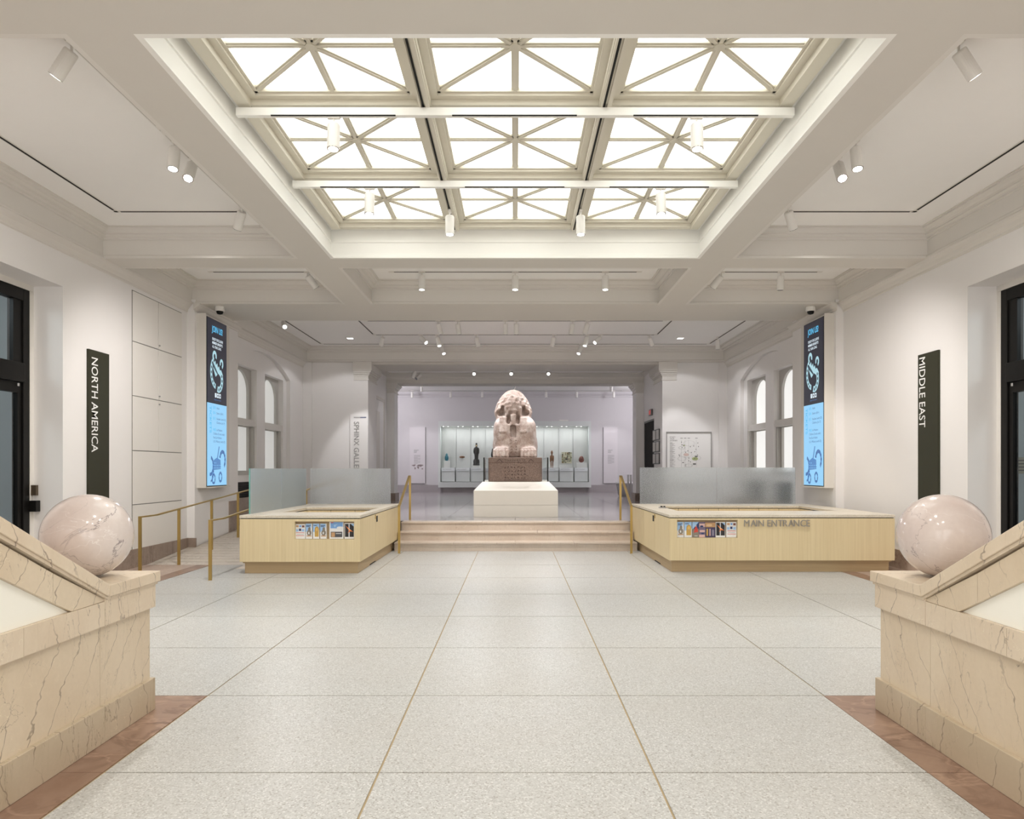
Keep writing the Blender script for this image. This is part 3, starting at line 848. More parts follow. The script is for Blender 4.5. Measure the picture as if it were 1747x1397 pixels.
def bro_purple(w, h):
    return [(rect(0, 0, w, h), PPUR), (rect(0, .66 * h, w, .97 * h), PTAN), (oval(.4 * w, .80 * h, .3 * w, .08 * h), P_('sand', (.75, .52, .30))), (rect(.12 * w, .10 * h, .28 * w, .56 * h), PG), (rect(.42 * w, .10 * h, .52 * w, .56 * h), PPINK), (rect(.66 * w, .1 * h, .88 * w, .5 * h), P_('greyviolet', (.25, .22, .3)))]

def counter_ring(t, X0, X1, Y0, Y1, hx0, hx1, hy0, hy1, z0, z1):
    """stone counter as four joined lengths round the staff well"""
    B().box(X0, X1, Y0, hy0, z0, z1).build('counter', SOLID, t, bevel=.004)
    B().box(X0, hx0, hy0 + .002, hy1 - .002, z0, z1).build('counter', SOLID, t, bevel=.004)
    B().box(hx1, X1, hy0 + .002, hy1 - .002, z0, z1).build('counter', SOLID, t, bevel=.004)
    B().box(X0, X1, hy1, Y1, z0, z1).build('counter', SOLID, t, bevel=.004)

def desk(side, X0, X1, Y0, Y1, hx0, hx1, hy0, hy1, rack, cx_in, label):
    """X0..X1, Y0..Y1 outline; h* the open staff well; rack (x0,x1,z0,z1) a recess in the front"""
    t = thing('reception_desk', ((X0 + X1) / 2, (Y0 + Y1) / 2, 0), label, 'desk', 'oak reception desks')
    zb, zt = .185, .838
    r0, r1, q0, q1 = rack
    th = .03
    # front with the brochure recess cut out
    f = B().box(X0, r0, Y0, Y0 + .09, zb, zt).box(r1, X1, Y0, Y0 + .09, zb, zt).box(r0, r1, Y0, Y0 + .09, zb, q0).box(r0, r1, Y0, Y0 + .09, q1, zt)
    f.build('front_panel', OAK, t)
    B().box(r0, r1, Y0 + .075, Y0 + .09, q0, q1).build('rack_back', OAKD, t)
    # long sides
    js = [Y0 + .092, Y0 + (Y1 - Y0) * .33, Y0 + (Y1 - Y0) * .62, Y1]
    for xo_, xin in ((X0, X0 + th), (X1, X1 - th)):
        for a, b_ in zip(js[:-1], js[1:]):
            B().box(xo_, xin, a + .003, b_ - .003, zb, zt).build('side_panel', OAK, t)
    B().box(X0, X1, Y1 - th, Y1 + .0, zb, zt).build('back_panel', OAK, t)
    # panels round the staff well
    n = max(3, int((hx1 - hx0) / .36))
    for k in range(n):
        a = hx0 + (hx1 - hx0) * k / n; b_ = hx0 + (hx1 - hx0) * (k + 1) / n
        B().box(a + .005, b_ - .005, hy1 - .02, hy1, .12, zt).build('well_door', OAK, t)
    B().box(hx0, hx1, hy0, hy0 + .02, .02, zt).box(hx0, hx0 + .02, hy0, hy1, .02, zt).box(hx1 - .02, hx1, hy0, hy1, .02, zt).build('well_lining', OAK, t)
    B().box(hx0, hx1, hy1, hy1 + .015, .02, zt).build('well_shadow_gap', SLOT, t)
    # shadow gap and stone top
    B().box(X0 + .012, X1 - .012, Y0 + .012, hy0, zt, zt + .012).box(X0 + .012, hx0, hy0, Y1, zt, zt + .012).box(hx1, X1 - .012, hy0, Y1, zt, zt + .012).box(hx0, hx1, hy1, Y1 - .01, zt, zt + .012).build('shadow_gap', SLOT, t)
    counter_ring(t, X0 - .004, X1 + .004, Y0 - .004, Y1 + .004, hx0, hx1, hy0, hy1, zt + .012, .893)
    # recessed toe kick
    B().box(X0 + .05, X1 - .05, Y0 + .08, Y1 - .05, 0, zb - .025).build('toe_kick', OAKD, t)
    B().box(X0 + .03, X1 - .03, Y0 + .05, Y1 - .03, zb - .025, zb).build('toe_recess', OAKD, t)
    # latch on the aisle side
    ya = Y0 + (Y1 - Y0) * .33
    sx = 1 if side == 'left' else -1
    xa = X1 if side == 'left' else X0
    B().box(xa - .002 * sx, xa + .006 * sx, ya + .05, ya + .15, .70, .80).build('latch', SLOT, t)
    B().box(xa - .002 * sx, xa + .010 * sx, ya - .05, ya - .02, .76, .83).build('hinge', BRASS, t)
    B().box(xa - .062 * sx, xa - .046 * sx, ya - .25, ya + .22, .004, .02).build('floor_vent', SLOT, t)
    return t
dl = desk('left', -4.20, -2.365, 10.90, 14.60, -3.83, -2.50, 11.72, 13.15, (-3.36, -2.455, .528, .800), 0, 'smaller oak reception desk left of the steps, with six leaflets in its front')
dr = desk('right', 2.385, 5.87, 11.06, 14.62, 2.75, 5.45, 12.1, 13.75, (2.505, 3.44, .535, .812), 0, 'long oak reception desk right of the steps, with seven leaflets and metal lettering')

def brochure(kind, x0, x1, z0, z1, y, label, tilt=.05, group='leaflets in the desk racks', base=None):
    w, h = x1 - x0, z1 - z0
    t = B().box(x0, x1, y, y + .008, z0, z1).build('leaflet', base or PW)
    tag(t, label, 'leaflet', group)
    sh = kind(w, h)
    for k, (pts, mat) in enumerate(sh):
        flat('print', pts, (x0, y, z0), (1, 0, 0), (0, 0, 1), mat, t, lift=.0008 * (k + 1), thick=0)
    return t
# a clear lip keeps the leaflets in
yl = 10.945
xp = lambda px, Y: (px - 879) * Y / 1220
L_ = lambda a, b_: (xp(490 + a * .0744, yl), xp(490 + b_ * .0744, yl))
zt_ = lambda b_: 1.6 - (880 + b_ * .0744 - 800) * yl / 1220
for fn, a, b_, top, lab in ((bro_photos, 185, 412, 190, 'white leaflet with small photos and red lines, leftmost in the left desk rack'),
                       (bro_sphinx, 424, 572, 178, 'leaflet with a grey sphinx on blue, beside the photo leaflet in the left desk rack'),
                       (bro_gold, 592, 738, 178, 'leaflet with a golden pharaoh between two sphinx leaflets in the left desk rack'),
                       (bro_sphinx, 756, 902, 178, 'grey sphinx leaflet right of the golden one in the left desk rack'),
                       (bro_blue, 968, 1290, 138, 'wide white flyer with blue picture above a dark one in the left desk rack'),
                       (bro_fire, 1312, 1536, 165, 'black flyer with orange flame, rightmost in the left desk rack')):
    x0, x1 = L_(a, b_)
    brochure(fn, x0, x1, .532, zt_(top), yl, lab)
yl = 11.105
L_ = lambda a, b_: (xp(1145 + a * .0687, yl), xp(1145 + b_ * .0687, yl))
zt_ = lambda b_: 1.6 - (880 + b_ * .0687 - 800) * yl / 1220
for fn, a, b_, top, lab in ((bro_sphinx, 152, 312, 150, 'leaflet with a grey sphinx on blue, leftmost in the right desk rack'),
                       (bro_gold, 328, 512, 150, 'leaflet with a golden pharaoh, second in the right desk rack'),
                       (bro_dance, 528, 688, 150, 'leaflet with a red figure and navy corner in the right desk rack'),
                       (bro_people, 692, 838, 152, 'dark pink leaflet beside the red figure leaflet in the right desk rack'),
                       (bro_purple, 846, 1096, 152, 'dark purple flyer with tan top in the right desk rack'),
                       (bro_fire, 1106, 1342, 152, 'black flyer with orange flame in the right desk rack'),
                       (bro_photos, 1368, 1622, 150, 'white leaflet with small photos and red lines, rightmost in the right desk rack')):
    x0, x1 = L_(a, b_)
    brochure(fn, x0, x1, .539, zt_(top), yl, lab)
# metal letters on the right desk
sgn = thing('entrance_lettering', (4.04, 11.05, .70), 'brushed metal letters reading MAIN ENTRANCE on the right desk front', 'lettering')
def bw(sx):
    v = text_geo(sx, 1, .02)[0]; return max(p[0] for p in v) - min(p[0] for p in v)
full = 'MAIN ENTRANCE'
tot = bw(full)
W0 = 1.015
for k, ch in enumerate(full):
    if ch == ' ': continue
    off = bw(full[:k] + 'H') - bw('H') if k else 0
    if k: off = bw('H' + full[:k] + 'H') - bw('HH')
    o = lettering('letter', ch, (3.535 + off / tot * W0, 11.055, .712), (1, 0, 0), (0, 0, 1), bw(ch) / tot * W0, .104, plain('letter_metal', (.33, .31, .285), .4, metal=.2), sgn, extrude=.05, bold=-.006, lift=.004)

# ---- reeded glass screens on the desks
def screen(panels, label, edge=None, mat=None):
    (x0, y0, z0) = panels[0][0], panels[0][2], panels[0][4]
    t = thing('glass_screen', (x0, y0, z0), label, 'glass screen', 'reeded glass screens')
    for p in panels:
        B().box(*p).build('glass_panel', mat or REED, t)
    if edge: B().box(*edge).build('glass_edge', GREENEDGE, t)
    return t
screen([(-4.165, -4.15, 11.20, 12.70, .894, 1.61), (-4.165, -4.15, 12.715, 14.2, .894, 1.61)], 'frosted glass screen of two panels along the ramp side of the left desk', (-4.166, -4.149, 11.188, 11.20, .894, 1.61), FROST)
screen([(-4.13, -2.51, 14.40, 14.415, .894, 1.61)], 'frosted reeded glass screen on the rear counter of the left desk')
screen([(2.52, 4.07, 14.45, 14.465, .894, 1.63), (4.08, 5.66, 14.45, 14.465, .894, 1.63)], 'long frosted reeded glass screen on the rear counter of the right desk')
# small items on the right desk
it = thing('card_reader', (2.86, 12.9, .893), 'small black and silver device on the right desk counter', 'device')
B().box(2.60, 2.72, 12.85, 12.98, .893, .915).build('body', STEEL, it, bevel=.004)
B().box(2.62, 2.65, 12.86, 12.90, .915, .935).box(2.67, 2.70, 12.86, 12.90, .915, .935).build('button', SLOT, it)
it.location = (2.66, 12.91, .893)
for c_ in it.children: c_.location = (.2, -.01, 0)

# ---- wall signs
def sign(s, ya, yb, body, tz0, tz1, ty, tcap, label):
    X = s * 6.2
    t = thing('wall_sign', (X, (ya + yb) / 2, .95), label, 'sign', 'gallery name signs')
    B().box(X, X - s * .035, ya, yb, .95, 3.34).build('board', SIGNG, t, bevel=.003)
    n = lettering('lettering', body, (X - s * .035, ty, tz0), (0, 0, -1), (0, -s, 0), tz0 - tz1, tcap, TXTW, t, bold=.006)
    return t
sign(-1, 10.34, 10.86, 'NORTH AMERICA', 3.23, 1.845, 10.405, .155, 'tall dark olive sign reading NORTH AMERICA on the left wall')
sign(1, 10.43, 10.95, 'MIDDLE EAST', 3.29, 2.23, 10.905, .155, 'tall dark olive sign reading MIDDLE EAST on the right wall')

# ---- stacked display screens on the pilasters
SCR_K = emit('screen_black', (.008, .009, .020), 1.0)
SCR_B = emit('screen_blue', (.27, .58, .86), 1.0)
SCR_C = emit('screen_cyan', (.12, .62, 1.0), .95)
SCR_T = emit('screen_teal', (.05, .46, .80), .95)
SCR_W = emit('screen_white', (.80, .92, 1.0), .95)
SCR_M = emit('screen_mint', (.45, .72, .80), .85)
SCR_N = emit('screen_navy', (.03, .10, .34), .8)
SCR_D = emit('screen_mid', (.10, .28, .62), .8)
SCR_G = emit('screen_dark', (.03, .06, .09), .8)
CAB = plain('cabinet_paint', (.71, .68, .63), .55, var=.01)
def display(s, side):
    X0, X1 = s * 6.05, s * 5.885
    y0, y1 = 13.60, 14.72
    t = thing('display_cabinet', (s * 5.96, 14.1, 1.24), 'slim wall cabinet with two stacked portrait screens on the %s pilaster' % side, 'display', 'ticket displays')
    B().box(X0, X1, y0, y1, 1.26, 4.54).build('cabinet', CAB, t, bevel=.004)
    B().box(X0, X1 - s * .012, y0 - .02, y0, 1.24, 4.56).box(X0, X1 - s * .012, y0, y1 + .02, 1.235, 1.26).build('cabinet_edge', CAB, t)
    a, b_ = (13.62, 14.53)
    xs_ = X1
    R = (0, -s, 0); U = (0, 0, 1)
    ox = a if s < 0 else b_
    up_ = B().box(xs_, xs_ - s * .02, a, b_, 2.885, 4.50).build('upper_screen', SCR_K, t)
    lo_ = B().box(xs_, xs_ - s * .02, a, b_, 1.28, 2.875).build('lower_screen', SCR_B, t)
    B().box(xs_, xs_ - s * .015, a - .012, b_ + .012, 1.268, 4.512).build('bezel', BLACK, t)
    w = b_ - a
    O = lambda u, z: (xs_ - s * .02, ox - s * u, z)
    def T(body, u, z, width, cap, mat, par, bold=0):
        lettering('lettering', body, O(u, z), R, U, width, cap, mat, par, bold=bold, lift=.003)
    T('JOIN US!', .20, 4.265, .50, .115, SCR_C, up_, .012)
    for k, (ln, ww) in enumerate((('ENJOY EXCLUSIVE', .50), ('MEMBER BENEFITS', .48), ('ALL YEAR LONG.', .42))):
        T(ln, .22, 4.105 - .075 * k, ww, .048, SCR_W, up_, .012)
    def sh(pts, mat, par, lift):
        if lift < .02 and min(q[1] for q in pts) < 90: pts = [(.46 + (a_ - .46) * .86, 3.53 + (z_ - 3.45) * .80) if z_ < 50 else (a_, z_) for a_, z_ in pts]
        flat('picture', pts, O(0, 0)[:2] + (0,), R, U, mat, par, lift=lift, thick=0)
    # carved figure on the dark screen: body, curled arm bands, toothed crest
    Z = 3.45
    sh([(.17, Z + .27), (.27, Z + .18), (.34, Z + .24), (.38, Z + .13), (.45, Z + .19), (.48, Z + .08), (.55, Z + .13), (.59, Z + .03), (.66, Z + .05), (.77, Z - .08), (.62, Z - .12), (.50, Z - .06), (.36, Z - .16), (.24, Z + .02)], SCR_M, up_, .003)
    sh([(.20, Z + .20), (.48, Z - .06), (.46, Z - .10), (.18, Z + .10)], SCR_G, up_, .0042)
    def band(cx, cy, r0, r1, a0, a1, mat, lift, n=18, ex=1.25):
        for i in range(n):
            t0 = a0 + (a1 - a0) * i / n; t1 = a0 + (a1 - a0) * (i + 1) / n
            sh([(cx + r * math.cos(q), cy + ex * r * math.sin(q)) for r, q in ((r0, t0), (r1, t0), (r1, t1), (r0, t1))], mat, up_, lift)
    band(.30, Z + .33, .05, .115, -.4, 4.2, SCR_M, .0045, 12)
    band(.68, Z + .20, .045, .10, -1.2, 3.6, SCR_M, .0045, 12)
    band(.40, Z - .05, .23, .33, 2.3, 4.55, SCR_M, .0036, 14)
    band(.52, Z - .22, .13, .25, -1.9, .9, SCR_M, .0036, 12)
    for q in (2.5, 2.85, 3.2, 3.55, 3.9, 4.25):
        sh(oval(.40 + .28 * math.cos(q), Z - .05 + 1.25 * .28 * math.sin(q), .028, .036, 10), SCR_G, up_, .0055)
    for q in (-1.5, -1.0, -.5, 0, .5):
        sh(oval(.52 + .19 * math.cos(q), Z - .22 + 1.25 * .19 * math.sin(q), .03, .04, 10), SCR_G, up_, .0055)
    def ic(pts, mat, lift): flat('icon', pts, O(0, 0)[:2] + (0,), R, U, mat, up_, lift=lift, thick=0)
    for k in range(3):
        ic(rect(.34 + .10 * k, 3.0, .415 + .10 * k, 3.085), SCR_W, .003)
    T('f', .365, 3.015, None, .055, SCR_K, up_, .01); 
    ic(oval(.477, 3.042, .022, .022, 10), SCR_K, .0045); ic(oval(.577, 3.042, .022, .022, 10), SCR_K, .0045)
    T('@pennmuseum', .31, 2.945, .32, .024, SCR_D, up_)
    # ticket prices
    lettering('lettering', 'TICKETS', O(.10, 2.815), (0, 0, -1), R, .52, .085, SCR_T, lo_, bold=.012)
    for z, price, txt in ((2.775, '$18', 'Adult'), (2.675, '$16', 'Senior (65+)'), (2.565, '$13', 'Student (with ID)'), (2.49, '', 'Children (6-17)')):
        if price: T(price, .26, z, None, .05, SCR_T, lo_, .012)
        T(txt, .42, z, .026 * len(txt), .042, SCR_N, lo_)
    for k, txt in enumerate(('for Members', 'Children (5 and under)', 'PennCard Holders', 'U.S. Military (with ID)')):
        z = 2.345 - .075 * k
        if k == 0: T('FREE', .26, z, .13, .045, SCR_T, lo_, .012)
        T(txt, .42 if k == 0 else .27, z, .0245 * len(txt), .042, SCR_N, lo_)
    # blue line picture of a wheeled bronze
    Z = 1.66
    def shl(pts, mat, lift=.003): flat('picture', pts, O(0, 0)[:2] + (0,), R, U, mat, lo_, lift=lift, thick=0)
    shl([(.28, Z - .08), (.62, Z - .06), (.60, Z + .12), (.42, Z + .16), (.25, Z + .10)], SCR_D)
    shl([(.42, Z + .1), (.46, Z + .1), (.56, Z + .38), (.52, Z + .39)], SCR_D)
    for cx, cy, r0, r1, a0, a1 in ((.70, Z + .12, .10, .155, -.9, 2.9), (.14, Z + .0, .10, .15, -1.9, 1.4), (.28, Z - .25, .05, .085, 0, 6.28), (.60, Z - .22, .05, .085, 0, 6.28), (.12, Z - .10, .14, .17, -1.4, .6)):
        for i in range(14):
            t0 = a0 + (a1 - a0) * i / 14; t1 = a0 + (a1 - a0) * (i + 1) / 14
            shl([(cx + r * math.cos(q), cy + 1.3 * r * math.sin(q)) for r, q in ((r0, t0), (r1, t0), (r1, t1), (r0, t1))], SCR_N if i % 2 else SCR_D)
    for k in range(12):
        shl(oval(.30 + .075 * (k % 5), Z - .04 + .05 * (k // 5), .016, .012, 8), SCR_B, .0045)
    return t
display(-1, 'left')
display(1, 'right')
# ---- dome cameras under the beam
for s, side in ((-1, 'left'), (1, 'right')):
    x, y = s * 5.68, 13.75
    t = thing('dome_camera', (x, y, 4.55), 'white dome security camera under the beam by the %s display' % side, 'camera', 'dome cameras')
    B().tube((x, y, 4.72), (x, y, 4.63), .085, .09, 20).build('housing', WHITE, t, bevel=.01)
    B().lathe([(.02, -.05), (.05, -.04), (.062, -.015), (.064, .01)], (x, y, 4.62), 18).build('dome', BLACK, t, True)

# ================================================================== SPHINX
def surface_nets(F, org, h):
    """quads round the zero level of a sampled field (negative inside)"""
    nx, ny, nz = F.shape
    ins = F < 0
    cnt = np.zeros((nx - 1, ny - 1, nz - 1)); acc = np.zeros((nx - 1, ny - 1, nz - 1, 3))
    cs = [(0, 0, 0), (1, 0, 0), (0, 1, 0), (1, 1, 0), (0, 0, 1), (1, 0, 1), (0, 1, 1), (1, 1, 1)]
    sub = lambda A, c: A[c[0]:nx - 1 + c[0], c[1]:ny - 1 + c[1], c[2]:nz - 1 + c[2]]
    for i in range(8):
        for ax in range(3):
            a = cs[i]
            if a[ax]: continue
            b = tuple(1 if k == ax else a[k] for k in range(3))
            fa, fb = sub(F, a), sub(F, b)
            cr = (fa < 0) != (fb < 0)
            t = np.where(cr, fa / np.where(cr, fa - fb, 1), 0)
            cnt += cr
            for k in range(3):
                acc[..., k] += np.where(cr, a[k] + (t if k == ax else 0), 0)
    m = cnt > 0
    idx = -np.ones(m.shape, int); idx[m] = np.arange(m.sum())
    I = np.argwhere(m)
    V = (I + acc[m] / cnt[m][:, None]) * h + np.array(org)
    quads = []
    for ax in range(3):
        u, w = (ax + 1) % 3, (ax + 2) % 3
        sl = [slice(None)] * 3; sl2 = [slice(None)] * 3
        sl[ax] = slice(0, -1); sl2[ax] = slice(1, None)
        A, C = ins[tuple(sl)], ins[tuple(sl2)]
        e = np.argwhere(A != C)
        e = e[(e[:, u] > 0) & (e[:, w] > 0) & (e[:, u] < F.shape[u] - 1) & (e[:, w] < F.shape[w] - 1)]
        for p in e:
            q = []
            for du, dw in ((-1, -1), (0, -1), (0, 0), (-1, 0)):
                c = p.copy(); c[u] += du; c[w] += dw
                q.append(idx[tuple(c)])
            if min(q) < 0: continue
            quads.append(q if A[tuple(p)] else q[::-1])
    return V.tolist(), quads


def smin(a, b, k):
    h = np.clip(.5 + .5 * (b - a) / k, 0, 1)
    return b * (1 - h) + a * h - k * h * (1 - h)
def smax(a, b, k): return -smin(-a, -b, k)


def sphinx_field(X, Y, Z):
    def ell(cx, cy, cz, rx, ry, rz):
        q = np.sqrt(((X - cx) / rx) ** 2 + ((Y - cy) / ry) ** 2 + ((Z - cz) / rz) ** 2)
        return (q - 1) * min(rx, ry, rz)
    def rbox(cx, cy, cz, hx, hy, hz, r):
        a, b, c = np.abs(X - cx) - hx + r, np.abs(Y - cy) - hy + r, np.abs(Z - cz) - hz + r
        return np.sqrt(np.maximum(a, 0) ** 2 + np.maximum(b, 0) ** 2 + np.maximum(c, 0) ** 2) + np.minimum(np.maximum(a, np.maximum(b, c)), 0) - r
    def cap(p, q, r0, r1):
        p = np.array(p); q = np.array(q); d = q - p
        t = np.clip(((X - p[0]) * d[0] + (Y - p[1]) * d[1] + (Z - p[2]) * d[2]) / d.dot(d), 0, 1)
        return np.sqrt((X - p[0] - t * d[0]) ** 2 + (Y - p[1] - t * d[1]) ** 2 + (Z - p[2] - t * d[2]) ** 2) - (r0 + (r1 - r0) * t)
    hx = -.05
    # chest widening towards the elbows, front slightly sloped
    wch = .55 - .09 * np.clip((Z - .3) / .7, 0, 1)
    f = rbox(0, 1.05, .46, .50, .52, .52, .22) + 0 * X
    f = smin(f, ell(-.28, .95, .62, .25, .36, .37), .10)
    f = smin(f, ell(.24, .95, .62, .25, .36, .37), .10)
    f = smin(f, rbox(-.02, 2.0, .36, .42, 1.02, .42, .25), .15)
    for s in (-1, 1):
        f = smin(f, ell(s * .40, 2.35, .34, .20, .55, .42), .08)          # haunch
        f = smin(f, cap((s * .47, 1.6, .10), (s * .50, 2.6, .10), .09, .10), .05)   # hind foot
        f = smin(f, rbox(s * .335, .80, .12, .18, .50, .14, .10), .06)   # foreleg
    # shoulders under the headcloth
    f = smin(f, rbox(-.02, 1.0, .80, .44, .34, .17, .15), .10)
    # nemes headcloth as stacked superellipses
    zz = [.60, .80, .95, 1.05, 1.12, 1.20, 1.33, 1.46, 1.57, 1.645, 1.685, 1.70]
    ww = [.30, .34, .41, .455, .47, .455, .405, .34, .26, .175, .09, .01]
    dd = [.28, .30, .33, .35, .36, .37, .36, .33, .27, .19, .10, .01]
    w = np.interp(Z, zz, ww); d = np.interp(Z, zz, dd)
    yc = .98
    q = (np.abs((X - hx) / w) ** 2.4 + np.abs((Y - yc) / d) ** 2.4) ** (1 / 2.4)
    nem = (q - 1) * np.minimum(w, d)
    nem = np.maximum(nem, Z - 1.70); nem = np.maximum(nem, .62 - Z)
    # hollows between the cloth and the cheeks
    for s in (-1, 1):
        nem = smax(nem, -ell(hx + s * .305, .56, 1.09, .115, .34, .10), .02)
        nem = smax(nem, -ell(hx + s * .265, .56, 1.18, .06, .26, .11), .02)
    f = smin(f, nem, .05)
    # face (worn), brow and chin
    face = ell(hx, .80, 1.26, .222, .275, .27)
    face = smin(face, ell(hx, .80, 1.44, .20, .20, .14), .10)
    face = smax(face, -ell(hx, .47, 1.20, .17, .075, .10), .05)
    face = smax(face, .985 - Z, .03)
    f = smin(f, face, .025)
    # throat hollows, beard
    for s in (-1, 1):
        f = smax(f, -ell(hx + s * .115, .60, .95, .062, .16, .125), .03)
    f = smin(f, np.maximum(rbox(hx, .60, .92, .075, .085, .135, .02), np.abs(X - hx) - (.048 + .10 * np.clip(Z - .82, 0, .3))), .015)
    # lappets
    for s in (-1, 1):
        Y0 = Y
        Y = Y0 - .24 * (Z - .62)
        lap = rbox(hx + s * .245, .585, .80, .09, .10, .205, .04)
        Y = Y0
        f = smin(f, lap, .012)
    # broken socket below the beard
    f = smax(f, -rbox(hx, .50, .64, .068, .15, .145, .04), .02)
    # weathering: worn, pitted head and softer relief below
    r = np.random.RandomState(3)
    amp = .0012 + .0065 * np.clip((Z - 1.0) / .15, 0, 1) * np.clip((.95 - Y) / .15, 0, 1)
    for k in range(7):
        a = r.normal(size=3); a = a / np.linalg.norm(a) * r.uniform(38, 90); ph = r.uniform(0, 6.28)
        f = f + amp * .55 * np.sin(a[0] * X + a[1] * Y + a[2] * Z + ph)
    return np.maximum(f, -Z - .005)

def paw_field(X, Y, Z):
    def cap(p, q, r0, r1):
        p = np.array(p); q = np.array(q); d = q - p
        t = np.clip(((X - p[0]) * d[0] + (Y - p[1]) * d[1] + (Z - p[2]) * d[2]) / d.dot(d), 0, 1)
        return np.sqrt((X - p[0] - t * d[0]) ** 2 + (Y - p[1] - t * d[1]) ** 2 + (Z - p[2] - t * d[2]) ** 2) - (r0 + (r1 - r0) * t)
    q = np.sqrt((X / .18) ** 2 + ((Y - .52) / .30) ** 2 + ((Z - .08) / .165) ** 2)
    f = (q - 1) * .15
    for k in range(5):
        x = (k - 2) * .076; e = .02 * (k - 2) ** 2
        f = smin(f, cap((x, .42, .185), (x, .18 + e * .5, .150), .036, .042), .006)
        f = smin(f, cap((x, .18 + e * .5, .150), (x, .11 + e * .6, .03), .042, .040), .004)
    return np.maximum(f, -Z - .003)
h_ = .0185
gx_, gy_, gz_ = np.arange(-.70, .70, h_), np.arange(-.02, 3.10, h_), np.arange(-.03, 1.76, h_)
GX, GY, GZ = np.meshgrid(gx_, gy_, gz_, indexing='ij')
FF = sphinx_field(GX, GY, GZ)
SV, SF = surface_nets(FF, (gx_[0], gy_[0], gz_[0]), h_)
SBY, SBZ = 16.80, 1.872
GRAN = granite('pink_granite', (.37, .275, .23), (.46, .36, .31), (.22, .155, .13), (.55, .475, .43), rough=.55, scale=130)
GRAND = granite('brown_granite', (.205, .135, .105), (.29, .205, .165), (.10, .065, .055), rough=.42, scale=130)
CARV = plain('carving_shadow', (.13, .08, .06), .8, var=.2)
sp = thing('sphinx_statue', (0, SBY + 1.5, 1.302), 'weathered pink granite sphinx statue with headcloth and outstretched paws', 'statue')
bd = link('sphinx_body', [(v[0], v[1] + SBY, v[2] + SBZ) for v in SV], SF, GRAN, sp, True)
ga, gb, gc = np.arange(-.25, .25, .0095), np.arange(.03, .82, .0095), np.arange(-.02, .30, .0095)
PV, PF = surface_nets(paw_field(*np.meshgrid(ga, gb, gc, indexing='ij')), (ga[0], gb[0], gc[0]), .0095)
for s in (-1, 1):
    link('paw', [(v[0] + s * .328 - .012, v[1] + SBY, v[2] + SBZ) for v in PV], PF, GRAN, sp, True)
# inscribed base
B().prism([(-.635, 16.86), (-.60, 16.80), (.60, 16.80), (.635, 16.86), (.635, 19.9), (-.635, 19.9)], 2, 1.304, SBZ).build('statue_base', GRAND, sp, bevel=.015)
B().prism([(-.640, 16.855), (-.604, 16.793), (.604, 16.793), (.640, 16.855), (.640, 19.9), (-.640, 19.9)], 2, SBZ - .125, SBZ - .115).build('groove_shadow', CARV, sp)  # proud dark strip, its colour standing in for shade in the groove
rg = random.Random(5)
ins = B()
def glyph(bb, x, y, z, w, h, deep=False):
    t = .003; q = .13 * w; y1 = y + .09 if deep else y
    for _ in range(3):
        k = rg.randrange(4); a = rg.uniform(0, .5) * w; c = rg.uniform(0, .6) * h
        if k == 0: bb.box(x + a, x + a + .5 * w, y - t, y1, z + c, z + c + q)
        elif k == 1: bb.box(x + a, x + a + q, y - t, y1, z + c * .5, z + c * .5 + .5 * h)
        elif k == 2: bb.prism(oval(x + a + .2 * w, z + c + .2 * h, .2 * w, .16 * h, 8), 1, y - t, y1)
        else: bb.bar((x + a, y - t / 2, z + c), (x + a + .4 * w, y - t / 2, z + c + .35 * h), t, q, up=(0, 0, 1))
for k in range(7):
    for r_ in range(4):
        glyph(ins, -.26 + k * .076, 16.799, 1.36 + r_ * .082, .06, .066)
ins.box(-.27, .28, 16.796, 16.80, 1.335, 1.345)
for k in range(9): glyph(ins, -.24 + k * .055, 16.80, SBZ - .085, .038, .045)
for s in (-1, 1):
    ins.prism([(s * .30, SBZ - .10), (s * .37, SBZ - .03), (s * .44, SBZ - .10), (s * .42, SBZ - .10), (s * .37, SBZ - .05), (s * .32, SBZ - .10)], 1, 16.796, 16.80)
ins.build('base_inscription', plain('carving_shadow_mid', (.085, .052, .042), .8, var=.2), sp)['kind'] = 'stuff'  # raised strokes, darkened to look like shaded carving
ci = B()
for k in range(2):
    for r_ in range(5):
        glyph(ci, -.135 + k * .115, 17.328, SBZ + .10 + r_ * .075, .075, .06, True)
ci.build('chest_inscription', plain('carving_shadow_light', (.24, .17, .14), .8, var=.2), sp)['kind'] = 'stuff'  # chest strokes coloured as the shade inside cut glyphs
B().tube((-.03, 17.78, 3.56), (.01, 17.78, 3.64), .012, n=8).build('lifting_eye', STEEL, sp)

# plinth with sloped shoulders
PLW = plain('plinth_white', (.80, .765, .70), .5, var=.015)
pl = thing('statue_plinth', (0, 18.3, UP), 'large cream plinth with sloping shoulders under the sphinx', 'plinth')
B().box(-.944, .97, 16.22, 20.5, UP, .777).build('plinth_lower', PLW, pl, bevel=.003)
B().box(-.944, .97, 16.22, 20.5, .780, 1.108).build('plinth_upper', PLW, pl, bevel=.003)
zt0, zt1 = 1.108, 1.302
a = [(-.944, 16.22, zt0), (.97, 16.22, zt0), (.97, 20.5, zt0), (-.944, 20.5, zt0), (-.765, 16.74, zt1), (.79, 16.74, zt1), (.79, 20.0, zt1), (-.765, 20.0, zt1)]
link('plinth_top', a, [(0, 3, 2, 1), (4, 5, 6, 7), (0, 1, 5, 4), (1, 2, 6, 5), (2, 3, 7, 6), (3, 0, 4, 7)], PLW, pl)
